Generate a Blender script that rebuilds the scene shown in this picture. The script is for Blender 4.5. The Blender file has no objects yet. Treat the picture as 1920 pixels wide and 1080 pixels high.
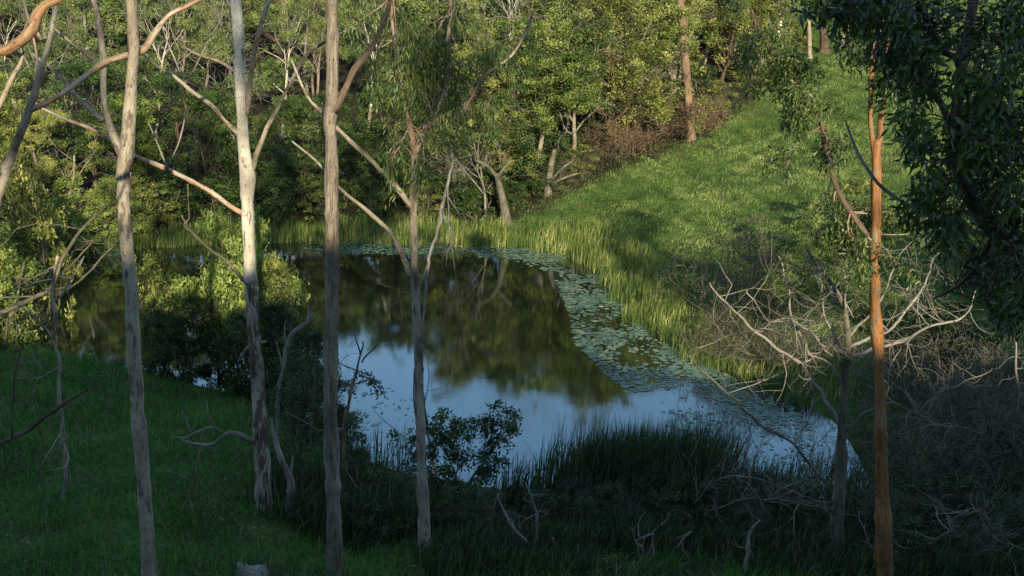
import bpy, math
import numpy as np
from math import radians as rad_

# ------------------------------------------------------------------ camera, world, sun, exposure
SC = bpy.context.scene
COL = SC.collection
CAM_Z, PITCH, F = 16.0, rad_(17.0), 2200.0        # focal length in pixels of a 1920 wide picture
cam = bpy.data.cameras.new('camera'); cam.sensor_width = 36; cam.lens = 36 * F / 1920
cam.clip_start = 0.1; cam.clip_end = 2000
co = bpy.data.objects.new('camera', cam); COL.objects.link(co)
co.location = (0, 0, CAM_Z); co.rotation_euler = (math.pi / 2 - PITCH, 0, 0)
SC.camera = co

SUN_EL, SUN_AZ = 20.0, 12.0                        # sun behind the camera, a little to the right
W = bpy.data.worlds.new('World'); SC.world = W; W.use_nodes = True
nt = W.node_tree
sky = nt.nodes.new('ShaderNodeTexSky'); sky.sky_type = 'NISHITA'; sky.sun_disc = False
sky.sun_elevation = rad_(SUN_EL); sky.sun_rotation = rad_(180 - SUN_AZ)
sky.air_density = 1.0; sky.dust_density = 0.2; sky.ozone_density = 2.5
nt.nodes['Background'].inputs['Strength'].default_value = 0.15
cool = nt.nodes.new('ShaderNodeMix'); cool.data_type = 'RGBA'; cool.blend_type = 'MULTIPLY'   # white balance of the clear sky
cool.inputs[0].default_value = 1.0; cool.inputs[7].default_value = (1.08, 1.06, 0.98, 1)
nt.links.new(sky.outputs[0], cool.inputs[6]); nt.links.new(cool.outputs[2], nt.nodes['Background'].inputs[0])
sl = bpy.data.lights.new('sun', 'SUN'); sl.energy = 5.0; sl.angle = rad_(0.5); sl.color = (1.0, 0.88, 0.62)
so = bpy.data.objects.new('sun', sl); COL.objects.link(so)
so.rotation_euler = (rad_(90 - SUN_EL), 0, rad_(SUN_AZ))
SC.view_settings.view_transform = 'Standard'; SC.view_settings.look = 'None'
SC.view_settings.gamma = 1.0; SC.view_settings.use_curve_mapping = False
SC.view_settings.exposure = 1.05
try:
    SC.cycles.max_bounces = 6; SC.cycles.diffuse_bounces = 3; SC.cycles.transmission_bounces = 4
    SC.cycles.transparent_max_bounces = 4; SC.cycles.sample_clamp_indirect = 4.0
except Exception:
    pass

# ------------------------------------------------------------------ helpers
CP, SP = math.cos(PITCH), math.sin(PITCH)
def P(px, py, Y):
    """world point seen at pixel (px, py) of the photograph at distance Y along the ground"""
    a, b = (px - 960) / F, (540 - py) / F
    dx, dy, dz = a, CP + b * SP, -SP + b * CP
    t = Y / dy
    return np.array([dx * t, Y, CAM_Z + dz * t])
def PZ(px, py, z=0.0):
    a, b = (px - 960) / F, (540 - py) / F
    dx, dy, dz = a, CP + b * SP, -SP + b * CP
    t = (z - CAM_Z) / dz
    return np.array([dx * t, dy * t, z])
def PXM(py, Y):                                    # metres per pixel there
    b = (540 - py) / F
    return (Y / (CP + b * SP)) / F
def nrm(v):
    return v / np.maximum(np.linalg.norm(v, axis=-1, keepdims=True), 1e-9)
def rng_(s): return np.random.default_rng(s)

class MB:
    def __init__(s): s.V = []; s.B = []; s.T = []; s.Q = []; s.R = []; s.n = 0
    def add(s, V, quads=None, tris=None, B=None, T=None):
        V = np.asarray(V, float).reshape(-1, 3)
        s.V.append(V)
        s.B.append(np.zeros_like(V) if B is None else B.reshape(-1, 3))
        s.T.append(np.full(len(V), 0.5) if T is None else np.asarray(T, float).reshape(-1))
        if quads is not None and len(quads): s.Q.append(np.asarray(quads) + s.n)
        if tris is not None and len(tris): s.R.append(np.asarray(tris) + s.n)
        s.n += len(V)
    def mesh(s, name, mat, smooth=False, origin=(0, 0, 0)):
        me = bpy.data.meshes.new(name)
        V = np.concatenate(s.V) - np.asarray(origin, float)
        Q = np.concatenate(s.Q) if s.Q else np.zeros((0, 4), int)
        R = np.concatenate(s.R) if s.R else np.zeros((0, 3), int)
        loops = np.concatenate([Q.ravel(), R.ravel()]).astype(np.int32)
        tot = np.concatenate([np.full(len(Q), 4), np.full(len(R), 3)]).astype(np.int32)
        st = np.concatenate([[0], np.cumsum(tot)[:-1]]).astype(np.int32)
        me.vertices.add(len(V)); me.vertices.foreach_set('co', V.astype(np.float32).ravel())
        me.loops.add(len(loops)); me.loops.foreach_set('vertex_index', loops)
        me.polygons.add(len(tot)); me.polygons.foreach_set('loop_start', st); me.polygons.foreach_set('loop_total', tot)
        if smooth: me.polygons.foreach_set('use_smooth', np.ones(len(tot), bool))
        a = me.attributes.new('bc', 'FLOAT_VECTOR', 'POINT'); a.data.foreach_set('vector', np.concatenate(s.B).astype(np.float32).ravel())
        a = me.attributes.new('tint', 'FLOAT', 'POINT'); a.data.foreach_set('value', np.concatenate(s.T).astype(np.float32))
        me.update(calc_edges=True)
        if mat: me.materials.append(mat)
        return me
    def build(s, name, mat, parent=None, smooth=False, origin=None):
        org = np.asarray(origin if origin is not None else (parent.location if parent else (0, 0, 0)), float)
        o = bpy.data.objects.new(name, s.mesh(name, mat, smooth, org)); COL.objects.link(o)
        if parent: o.parent = parent
        else: o.location = org
        return o

def tag(o, label=None, cat=None, group=None, kind=None):
    if label: o['label'] = label
    if cat: o['category'] = cat
    if group: o['group'] = group
    if kind: o['kind'] = kind
    return o
def thing(name, loc, label, cat, group=None):
    o = bpy.data.objects.new(name, None); COL.objects.link(o); o.location = loc
    o.empty_display_size = 0.2
    return tag(o, label, cat, group)
def copy_tree(o, loc, rz, sc, label=None, group=None):
    c = o.copy(); COL.objects.link(c); c.location = loc; c.rotation_euler = (0, 0, rz); c.scale = sc
    if label: c['label'] = label
    if group: c['group'] = group
    for ch in list(o.children):
        d = ch.copy(); COL.objects.link(d); d.parent = c
    return c

def catmull(pts, step):
    pts = np.asarray(pts, float)                   # columns: x y z r
    if len(pts) < 3: 
        n = max(2, int(np.linalg.norm(pts[-1, :3] - pts[0, :3]) / step) + 1)
        t = np.linspace(0, 1, n)[:, None]
        return pts[0] * (1 - t) + pts[-1] * t
    q = np.vstack([2 * pts[0] - pts[1], pts, 2 * pts[-1] - pts[-2]])
    out = []
    for i in range(1, len(q) - 2):
        L = np.linalg.norm(q[i + 1, :3] - q[i, :3]); n = max(1, int(L / step))
        t = (np.arange(n) / n)[:, None]
        p0, p1, p2, p3 = q[i - 1], q[i], q[i + 1], q[i + 2]
        out.append(0.5 * (2 * p1 + (p2 - p0) * t + (2 * p0 - 5 * p1 + 4 * p2 - p3) * t ** 2 + (3 * p1 - p0 - 3 * p2 + p3) * t ** 3))
    out.append(pts[-1:])
    return np.vstack(out)

def tubes(mb, pts, rad, sides=5, rough=0.0, rng=None, tint=None, cap=True):
    """pts [M,n,3], rad [M,n]"""
    M, n, _ = pts.shape
    if M == 0: return
    tan = nrm(np.gradient(pts, axis=1))
    mean = np.abs(tan.mean(axis=1))
    ref = np.eye(3)[np.argmin(mean, axis=1)][:, None, :]
    u = nrm(np.cross(tan, ref)); v = np.cross(tan, u)
    th = np.arange(sides) * 2 * math.pi / sides
    c, s = np.cos(th), np.sin(th)
    R = rad[:, :, None] * np.ones(sides)
    if rough and rng is not None:
        N = rng.normal(size=(M, n, sides))
        N = (N + np.roll(N, 1, 2) + np.roll(N, 1, 1) + np.roll(N, -1, 1)) / 2
        ridge = rng.normal(size=(M, 1, sides)) * 0.8
        R = R * (1 + rough * (N + ridge))
    V = pts[:, :, None, :] + R[..., None] * (c[:, None] * u[:, :, None, :] + s[:, None] * v[:, :, None, :])
    ln = np.concatenate([np.zeros((M, 1)), np.cumsum(np.linalg.norm(np.diff(pts, axis=1), axis=2), axis=1)], axis=1)
    B = np.stack([R * c, R * s, ln[:, :, None] * np.ones(sides)], axis=-1)
    B = B + (rng.normal(size=(M, 1, 1, 3)) * 3 if rng is not None else 0)
    idx = np.arange(M * n * sides).reshape(M, n, sides)
    a = idx[:, :-1, :]; b = np.roll(a, -1, 2); d = idx[:, 1:, :]; e = np.roll(d, -1, 2)
    quads = np.stack([a, b, e, d], -1).reshape(-1, 4)
    T = None
    if tint is not None: T = np.repeat(np.asarray(tint), n * sides)
    tris = None
    if cap:
        tris = []
        for k in range(1, sides - 1):
            tris.append(np.stack([idx[:, -1, 0], idx[:, -1, k], idx[:, -1, k + 1]], -1))
            tris.append(np.stack([idx[:, 0, 0], idx[:, 0, k + 1], idx[:, 0, k]], -1))
        tris = np.concatenate(tris)
    mb.add(V, quads, tris, B, T)

def limb(mb, path, sides=10, step=0.15, rough=0.05, rng=None, wob=0.0):
    """path rows x y z r ; returns resampled rows"""
    q = catmull(path, step)
    if wob and rng is not None:
        w = rng.normal(size=(len(q), 3)); 
        for _ in range(3): w = (np.roll(w, 1, 0) + w + np.roll(w, -1, 0)) / 3
        w[0] = 0; w[-1] = 0
        q = q.copy(); q[:, :3] += w * wob
    rr = np.maximum(q[:, 3], 0.002)
    if rng is not None and len(q) > 8:
        g = rng.normal(size=len(q))
        for _ in range(4): g = (np.roll(g, 1) + g + np.roll(g, -1)) / 3
        rr = rr * (1 + 0.16 * g)
        for k in rng.integers(2, len(q) - 1, max(1, len(q) // 22)):          # knots and old branch collars
            rr[k] *= 1.10; q[k, :3] += rng.normal(size=3) * rr[k] * 0.12
    tubes(mb, q[None, :, :3], rr[None], sides, rough, rng)
    return q
def pxpath(rows, Y, dY=None):
    """rows (px, py, width_px[, dY]) -> x y z r"""
    out = []
    for r in rows:
        yy = Y + (r[3] if len(r) > 3 else 0)
        p = P(r[0], r[1], yy); out.append([*p, r[2] * 0.46 * PXM(r[1], yy)])
    return np.array(out)

def grow(rng, p0, d0, L, R, n=5, wob=0.25, up=0.0, taper=0.75):
    M = len(p0); pts = np.zeros((M, n + 1, 3)); pts[:, 0] = p0; d = nrm(d0); p = p0.copy()
    for i in range(n):
        d = nrm(d + wob * rng.normal(size=(M, 3)) + np.array([0, 0, up]))
        p = p + d * (L / n)[:, None]; pts[:, i + 1] = p
    s = np.linspace(0, 1, n + 1)
    return pts, R[:, None] * (1 - taper * s[None])
def spawn(rng, pts, rad, k, t0=0.3, t1=1.0, ang=(0.5, 1.0), lr=(0.4, 0.7), rr=0.6, up=0.0):
    M, n, _ = pts.shape
    L = np.linalg.norm(np.diff(pts, axis=1), axis=2).sum(1)
    j = np.repeat(np.arange(M), k); K = len(j)
    t = rng.uniform(t0, t1, K) * (n - 1.001); i = t.astype(int); f = (t - i)[:, None]
    p = pts[j, i] * (1 - f) + pts[j, i + 1] * f
    tan = nrm(pts[j, i + 1] - pts[j, i])
    side = nrm(np.cross(tan, rng.normal(size=(K, 3))) + np.array([0, 0, up]))
    a = rng.uniform(*ang, K)[:, None]
    d = nrm(tan * np.cos(a) + side * np.sin(a))
    r = (rad[j, i] * (1 - f[:, 0]) + rad[j, i + 1] * f[:, 0]) * rr
    return p, d, L[j] * rng.uniform(*lr, K), r

def leaves(mb, rng, cen, axis, length, width, tint, fold=0.25):
    """diamond leaves: 4 verts, 2 tris folded along the midrib"""
    N = len(cen); axis = nrm(axis)
    side = nrm(np.cross(axis, rng.normal(size=(N, 3)))); nor = np.cross(axis, side)
    length = np.broadcast_to(length, (N,))[:, None]; width = np.broadcast_to(width, (N,))[:, None]
    a = cen; c = cen + axis * length
    m = cen + axis * length * 0.45 + nor * width * fold
    b = m + side * width * 0.5; d = m - side * width * 0.5
    V = np.stack([a, b, c, d], 1)
    i = np.arange(N)[:, None] * 4
    mb.add(V, None, np.concatenate([i + [0, 1, 2], i + [0, 2, 3]]), None, np.repeat(tint, 4))

def cloud(rng, mb, cen, nper, spread, size, aspect=0.4, droop=0.0, tbase=0.5, tvar=0.25, flat=1.0, ctr=None):
    """leaves scattered round clump centres; clump tint varies"""
    M = len(cen)
    ct = np.clip(tbase + tvar * rng.normal(size=M), 0, 1)
    spread = np.broadcast_to(spread, (M,))
    j = np.repeat(np.arange(M), nper); N = len(j)
    off = rng.normal(size=(N, 3)); off = nrm(off) * (rng.uniform(0, 1, N) ** 0.45)[:, None]
    off[:, 2] *= flat
    p = cen[j] + off * spread[j][:, None]
    ax = rng.normal(size=(N, 3)) * (1 - 0.5 * droop) + off * 0.7 + np.array([0, 0, -1.8 * droop + 0.15])
    leaves(mb, rng, p, ax, size * rng.uniform(0.6, 1.3, N), size * aspect * rng.uniform(0.7, 1.2, N),
           np.clip(ct[j] + 0.13 * rng.normal(size=N), 0, 1))

# ------------------------------------------------------------------ materials
def newmat(name):
    m = bpy.data.materials.new(name); m.use_nodes = True
    nt = m.node_tree; b = nt.nodes['Principled BSDF']
    return m, nt, b
def ramp(nt, stops, fac):
    r = nt.nodes.new('ShaderNodeValToRGB')
    while len(r.color_ramp.elements) < len(stops): r.color_ramp.elements.new(0.5)
    for e, (p, c) in zip(r.color_ramp.elements, stops):
        e.position = p; e.color = (*c, 1)
    nt.links.new(fac, r.inputs[0]); return r.outputs[0]
def noise(nt, vec, scale, detail=4, rough=0.55):
    n = nt.nodes.new('ShaderNodeTexNoise'); n.inputs['Scale'].default_value = scale
    n.inputs['Detail'].default_value = detail; n.inputs['Roughness'].default_value = rough
    if vec is not None: nt.links.new(vec, n.inputs['Vector'])
    return n.outputs['Fac']
def mapping(nt, vec, sc):
    m = nt.nodes.new('ShaderNodeMapping'); m.inputs['Scale'].default_value = sc
    nt.links.new(vec, m.inputs['Vector']); return m.outputs[0]
def attr(nt, name):
    a = nt.nodes.new('ShaderNodeAttribute'); a.attribute_name = name; return a
def mixc(nt, a, b, f, mode='MIX'):
    m = nt.nodes.new('ShaderNodeMix'); m.data_type = 'RGBA'; m.blend_type = mode
    for s, v in ((m.inputs[0], f), (m.inputs[6], a), (m.inputs[7], b)):
        if hasattr(v, 'links') or hasattr(v, 'is_linked'): nt.links.new(v, s)
        elif isinstance(v, (int, float)): s.default_value = v
        else: s.default_value = (*v, 1)
    return m.outputs[2]
def bump(nt, b, h, strength=0.5, dist=0.02):
    n = nt.nodes.new('ShaderNodeBump'); n.inputs['Strength'].default_value = strength
    n.inputs['Distance'].default_value = dist
    nt.links.new(h, n.inputs['Height']); nt.links.new(n.outputs[0], b.inputs['Normal'])

def leafmat(name, dark, mid, light, trans=0.35, rough=0.5):
    m, nt, b = newmat(name)
    t = attr(nt, 'tint').outputs['Fac']
    c = ramp(nt, [(0.05, dark), (0.5, mid), (0.98, light)], t)
    nt.links.new(c, b.inputs['Base Color']); b.inputs['Roughness'].default_value = rough
    b.inputs['Specular IOR Level'].default_value = 0.35
    tr = nt.nodes.new('ShaderNodeBsdfTranslucent')
    tc = mixc(nt, c, (1.3, 1.25, 0.5), 1.0, 'MULTIPLY')
    nt.links.new(tc, tr.inputs[0])
    ms = nt.nodes.new('ShaderNodeMixShader'); ms.inputs[0].default_value = trans
    nt.links.new(b.outputs[0], ms.inputs[1]); nt.links.new(tr.outputs[0], ms.inputs[2])
    nt.links.new(ms.outputs[0], nt.nodes['Material Output'].inputs['Surface'])
    return m
def barkmat(name, base, streak, patch, patch_amt=0.5, rough=0.8, sc=14, stretch=0.16):
    m, nt, b = newmat(name)
    bc = attr(nt, 'bc').outputs['Vector']
    v1 = mapping(nt, bc, (1, 1, stretch))
    n1 = noise(nt, v1, sc, 8, 0.7)
    c = ramp(nt, [(0.38, streak), (0.60, base)], n1)
    v2 = mapping(nt, bc, (1, 1, 0.28))
    n2 = noise(nt, v2, 6.5, 8, 0.68)
    pf = ramp(nt, [(1 - patch_amt - 0.02, (0, 0, 0)), (1 - patch_amt + 0.015, (1, 1, 1))], n2)
    c = mixc(nt, c, patch, pf)
    n3 = noise(nt, bc, 1.1, 4)
    c = mixc(nt, c, ramp(nt, [(0.3, (0.50, 0.48, 0.46)), (0.68, (1.2, 1.2, 1.2))], n3), 1.0, 'MULTIPLY')
    n4 = noise(nt, mapping(nt, bc, (1, 1, 0.5)), 28, 3)
    c = mixc(nt, c, ramp(nt, [(0.33, (0.35, 0.32, 0.3)), (0.42, (1, 1, 1))], n4), 0.8, 'MULTIPLY')
    n1 = n2
    nt.links.new(c, b.inputs['Base Color']); b.inputs['Roughness'].default_value = rough
    b.inputs['Specular IOR Level'].default_value = 0.2
    bump(nt, b, n1, 0.7, 0.02)
    return m

M_pale = barkmat('pale_smooth_bark', (0.30, 0.26, 0.20), (0.21, 0.18, 0.135), (0.12, 0.095, 0.07), 0.44, stretch=.3)
M_white = barkmat('white_gum_bark', (0.56, 0.515, 0.42), (0.42, 0.375, 0.30), (0.20, 0.145, 0.10), 0.40, stretch=.3)
M_fib = barkmat('fibrous_grey_brown_bark', (0.25, 0.21, 0.165), (0.075, 0.06, 0.046), (0.17, 0.14, 0.11), 0.42, sc=22, stretch=0.07)
M_patchy = barkmat('patchy_brown_bark', (0.15, 0.11, 0.08), (0.075, 0.05, 0.036), (0.34, 0.30, 0.24), 0.50, stretch=0.15)
M_orange = barkmat('orange_bark', (0.30, 0.14, 0.05), (0.13, 0.06, 0.03), (0.17, 0.12, 0.08), 0.44, stretch=0.08, rough=0.55)
M_redlimb = barkmat('reddish_limb_bark', (0.30, 0.195, 0.125), (0.18, 0.11, 0.07), (0.33, 0.27, 0.20), 0.48, rough=0.6)
M_dead = barkmat('weathered_dead_wood', (0.27, 0.25, 0.21), (0.12, 0.105, 0.088), (0.18, 0.155, 0.13), 0.4)
M_twig = barkmat('grey_brown_twigs', (0.13, 0.12, 0.085), (0.06, 0.054, 0.038), (0.17, 0.155, 0.115), 0.4)
M_redtwig = barkmat('russet_dry_twigs', (0.21, 0.14, 0.09), (0.12, 0.08, 0.05), (0.25, 0.20, 0.14), 0.4)
M_darkbark = barkmat('dark_bark', (0.12, 0.085, 0.062), (0.055, 0.038, 0.028), (0.15, 0.115, 0.09), 0.4)

M_leaf_dark = leafmat('glossy_dark_leaves', (0.008, 0.019, 0.005), (0.022, 0.048, 0.010), (0.075, 0.125, 0.025), 0.25, 0.4)
M_leaf_euc = leafmat('hanging_gum_leaves', (0.025, 0.048, 0.015), (0.085, 0.13, 0.034), (0.24, 0.28, 0.085), 0.35, 0.42)
M_leaf_olive = leafmat('olive_leaves', (0.03, 0.042, 0.010), (0.13, 0.155, 0.032), (0.36, 0.36, 0.10), 0.32)
M_leaf_green = leafmat('mid_green_leaves', (0.022, 0.042, 0.009), (0.10, 0.15, 0.028), (0.30, 0.34, 0.08), 0.32)
M_leaf_lime = leafmat('yellow_green_leaves', (0.05, 0.09, 0.018), (0.15, 0.21, 0.045), (0.32, 0.37, 0.10), 0.35)
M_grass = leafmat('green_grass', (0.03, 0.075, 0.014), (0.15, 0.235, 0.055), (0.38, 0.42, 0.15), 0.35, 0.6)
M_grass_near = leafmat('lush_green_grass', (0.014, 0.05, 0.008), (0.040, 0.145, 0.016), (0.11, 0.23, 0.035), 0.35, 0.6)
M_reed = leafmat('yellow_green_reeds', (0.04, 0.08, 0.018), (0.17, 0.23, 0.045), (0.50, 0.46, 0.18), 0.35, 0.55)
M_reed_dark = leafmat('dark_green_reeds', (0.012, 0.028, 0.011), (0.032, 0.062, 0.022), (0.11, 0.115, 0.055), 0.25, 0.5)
M_pad = leafmat('lily_pad_green', (0.04, 0.09, 0.07), (0.10, 0.17, 0.13), (0.25, 0.28, 0.14), 0.05, 0.18)
M_litter = leafmat('dry_litter', (0.07, 0.05, 0.03), (0.16, 0.11, 0.07), (0.30, 0.24, 0.16), 0.2, 0.7)

mg, nt, b = newmat('grassy_soil')
tc = nt.nodes.new('ShaderNodeTexCoord').outputs['Object']
n1 = noise(nt, tc, 0.35, 6); n2 = noise(nt, tc, 6.0, 5); n3 = noise(nt, tc, 0.9, 4)
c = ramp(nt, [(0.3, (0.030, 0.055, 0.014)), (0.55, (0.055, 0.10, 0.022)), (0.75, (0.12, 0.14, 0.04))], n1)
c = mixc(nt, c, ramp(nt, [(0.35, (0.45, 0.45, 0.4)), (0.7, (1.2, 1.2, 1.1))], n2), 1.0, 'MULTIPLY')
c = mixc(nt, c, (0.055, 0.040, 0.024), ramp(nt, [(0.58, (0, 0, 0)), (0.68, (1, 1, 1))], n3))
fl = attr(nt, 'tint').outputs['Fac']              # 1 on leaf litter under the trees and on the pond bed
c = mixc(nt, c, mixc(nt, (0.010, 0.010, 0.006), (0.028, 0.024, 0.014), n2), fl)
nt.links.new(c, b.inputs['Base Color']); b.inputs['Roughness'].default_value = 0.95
b.inputs['Specular IOR Level'].default_value = 0.1
bump(nt, b, n2, 0.8, 0.1)
M_ground = mg

mw, nt, b = newmat('pond_water')
tc = nt.nodes.new('ShaderNodeTexCoord').outputs['Object']
b.inputs['Base Color'].default_value = (0.010, 0.011, 0.005, 1); b.inputs['Roughness'].default_value = 0.03
b.inputs['IOR'].default_value = 2.3; b.inputs['Specular Tint'].default_value = (0.75, 1.05, 1.1, 1)
w1 = noise(nt, mapping(nt, tc, (0.7, 1.6, 1)), 5.0, 4, 0.6)
w2 = noise(nt, mapping(nt, tc, (0.5, 1.0, 1)), 0.8, 2, 0.5)
mm = nt.nodes.new('ShaderNodeMath'); mm.operation = 'MULTIPLY'
nt.links.new(w1, mm.inputs[0])
nt.links.new(ramp(nt, [(0.35, (0.25,) * 3), (0.65, (1,) * 3)], w2), mm.inputs[1])
bump(nt, b, mm.outputs[0], 0.16, 0.008)
M_water = mw

# ------------------------------------------------------------------ the terrain
pond_px = [(-30,560),(20,500),(120,474),(300,462),(450,456),(600,452),(850,456),(1000,464),(1090,482),(1145,520),
           (1170,570),(1235,630),(1345,690),(1480,745),(1575,800),(1620,870),(1620,940),(1550,985),(1450,985),(1300,960),
           (1100,945),(950,925),(850,900),(740,890),(660,850),(600,800),(500,762),(420,732),(330,712),(200,700),(60,690),(-60,660)]
POND = np.array([PZ(*p)[:2] for p in pond_px])
for _ in range(2):                                   # round the corners, then a slightly ragged edge
    POND = np.stack([POND * .75 + np.roll(POND, -1, 0) * .25, POND * .25 + np.roll(POND, -1, 0) * .75], 1).reshape(-1, 2)
POND = POND + rng_(5).normal(size=POND.shape) * 0.10
def psd(x, y):
    """signed distance to the pond outline, negative inside"""
    q = np.stack([np.asarray(x, float), np.asarray(y, float)], -1); sh = q.shape[:-1]; q = q.reshape(-1, 2)
    d = np.full(len(q), 1e9); ins = np.zeros(len(q), bool)
    for i in range(len(POND)):
        a = POND[i]; bb = POND[(i + 1) % len(POND)]; e = bb - a
        w = q - a; t = np.clip((w @ e) / (e @ e), 0, 1)
        d = np.minimum(d, np.linalg.norm(w - t[:, None] * e, axis=1))
        c1 = (a[1] <= q[:, 1]) != (bb[1] <= q[:, 1])
        with np.errstate(divide='ignore', invalid='ignore'):
            xi = a[0] + (q[:, 1] - a[1]) / (e[1] if e[1] else 1e-9) * e[0]
        ins ^= c1 & (q[:, 0] < xi)
    return np.where(ins, -d, d).reshape(sh)
_r = rng_(7); _ph = _r.uniform(0, 6.28, (14, 2)); _fr = _r.normal(size=(14, 2)); _fr = _fr / np.linalg.norm(_fr, axis=1, keepdims=True)
def lump(x, y, wl):
    s = 0
    for i in range(14):
        k = 6.28 / (wl * (0.5 + 0.09 * i)); s = s + np.sin(k * (_fr[i, 0] * x + _fr[i, 1] * y) + _ph[i, 0]) / 14
    return s * 2.2
SHADE_U = [-60, -20, -8, -4, -1, 3, 5.2, 7.6, 8.8, 10.2, 11, 12.2, 13, 16, 19, 21.5, 24.2, 26.5, 60]
SHADE_H = [19, 18, 18.2, 19.2, 19.2, 19.4, 21, 20.5, 16.4, 16.3, 17.3, 17.3, 16.4, 16.4, 16.8, 17.2, 18.0, 22.5, 23]
KS = math.tan(rad_(SUN_EL)) / math.cos(rad_(SUN_AZ)); TS = math.tan(rad_(SUN_AZ))
RIDGE = 22.0
def gz(x, y):
    x = np.asarray(x, float); y = np.asarray(y, float)
    sd = psd(x, y)
    far = np.where(sd < 0, np.maximum(-1.3, sd * 0.35), 0.22 * np.clip(sd, 0, 2) + 0.03 * lump(x, y, 1.3) * np.clip(sd, 0, 1) + 0.185 * np.clip(sd - 2, 0, 45))
    far = far + 0.25 * np.clip(y - 92, 0, 80) + 0.10 * np.clip(-x - 25, 0, 60)
    nearC = np.interp(y, [-200, 0, 5, 10, 16, 22, 26, 31, 36, 42], [14.3, 14.3, 11.0, 8.0, 5.0, 3.1, 2.1, 1.0, 0.4, 0])
    nearL = np.interp(y, [-200, 0, 5, 10, 16, 22, 28, 35, 39, 43], [14.3, 14.3, 11.0, 8.0, 5.4, 4.3, 3.6, 2.9, 1.5, 0])
    nearM = np.interp(y, [-200, 0, 5, 10, 16, 22, 28, 32, 35, 38, 43], [14.3, 14.3, 11.0, 8.0, 5.3, 4.0, 3.1, 2.2, 1.2, 0.5, 0])
    fm = np.clip((-x - 11.0) / 4.0, 0, 1); nearL = nearM * (1 - fm) + nearL * fm
    f = np.clip((-x - 3.0) / 6.0, 0, 1); f = f * f * (3 - 2 * f)
    near = nearC * (1 - f) + nearL * f
    near = near * np.clip(sd / 2.5, 0, 1)
    z = np.where(sd < 0, far, np.maximum(far * np.clip((y - 24) / 12, 0, 1), near))
    z = np.where((sd > 1.2), z + np.clip((sd - 1.2) / 4, 0, 1) * (0.18 * lump(x, y, 5.0) + 0.09 * lump(x + 9, y, 1.5)), z)
    # the hill rises behind the camera to a ridge that shades the foreground
    u = x + y * TS
    top = np.interp(u, SHADE_U, SHADE_H) + KS * RIDGE - 1.3 + 0.5 * lump(x, y, 7)
    g = np.clip(-y / RIDGE, 0, 1); g = g ** 1.25
    z = np.where(y < 0, 14.3 * (1 - g) + top * g, z)
    return z
def gz1(x, y): return float(gz(np.array([x]), np.array([y]))[0])

def PG(px, py):                                     # point of the ground seen at a pixel
    t = np.linspace(12, 120, 1500); q = P(px, py, 50.0); d = (q - [0, 0, CAM_Z]) / 50.0
    pts = np.array([0, 0, CAM_Z]) + d * t[:, None]; h = gz(pts[:, 0], pts[:, 1])
    k = np.argmax(np.maximum(h, 0) > pts[:, 2]); return pts[k]
xs = np.concatenate([np.arange(-400, -60, 20), np.arange(-60, -25, 1.5), np.arange(-25, 45, 0.5), np.arange(45, 90, 2), np.arange(90, 400, 20)])
ys = np.concatenate([np.arange(-300, -45, 15), np.arange(-45, 0, 1.0), np.arange(0, 100, 0.5), np.arange(100, 160, 3), np.arange(160, 520, 20)])
X, Y = np.meshgrid(xs, ys); Z = gz(X, Y)
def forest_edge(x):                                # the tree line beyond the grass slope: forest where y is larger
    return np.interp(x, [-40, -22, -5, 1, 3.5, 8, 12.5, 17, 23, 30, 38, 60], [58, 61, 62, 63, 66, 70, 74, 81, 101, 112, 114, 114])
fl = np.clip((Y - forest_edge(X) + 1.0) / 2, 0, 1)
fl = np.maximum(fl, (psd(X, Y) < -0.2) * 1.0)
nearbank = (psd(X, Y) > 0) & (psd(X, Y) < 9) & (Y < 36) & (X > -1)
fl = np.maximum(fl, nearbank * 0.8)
idx = np.arange(X.size).reshape(X.shape)
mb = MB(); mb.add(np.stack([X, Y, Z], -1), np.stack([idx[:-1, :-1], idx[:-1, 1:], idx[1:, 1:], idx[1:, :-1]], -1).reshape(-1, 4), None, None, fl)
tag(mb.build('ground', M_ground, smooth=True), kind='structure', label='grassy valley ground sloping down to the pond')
mb = MB(); x0, x1 = POND[:, 0].min() - 1, POND[:, 0].max() + 1; y0, y1 = POND[:, 1].min() - 1, POND[:, 1].max() + 1
# pond surface: fan over an outline pushed 1 m into the banks
cen = POND.mean(0); e = np.roll(POND, -1, 0) - np.roll(POND, 1, 0); e = e / np.linalg.norm(e, axis=1, keepdims=True)
n_ = np.stack([e[:, 1], -e[:, 0]], 1)
if psd(*(POND[20] + n_[20] * 0.5)) < 0: n_ = -n_
out = POND + n_ * 0.8
me = bpy.data.meshes.new('water'); me.from_pydata([(*p, 0.0) for p in out], [], [list(range(len(out)))]); me.materials.append(M_water)
o = bpy.data.objects.new('water', me); COL.objects.link(o); tag(o, 'still dark pond water reflecting trees and blue sky', kind='structure')

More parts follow.
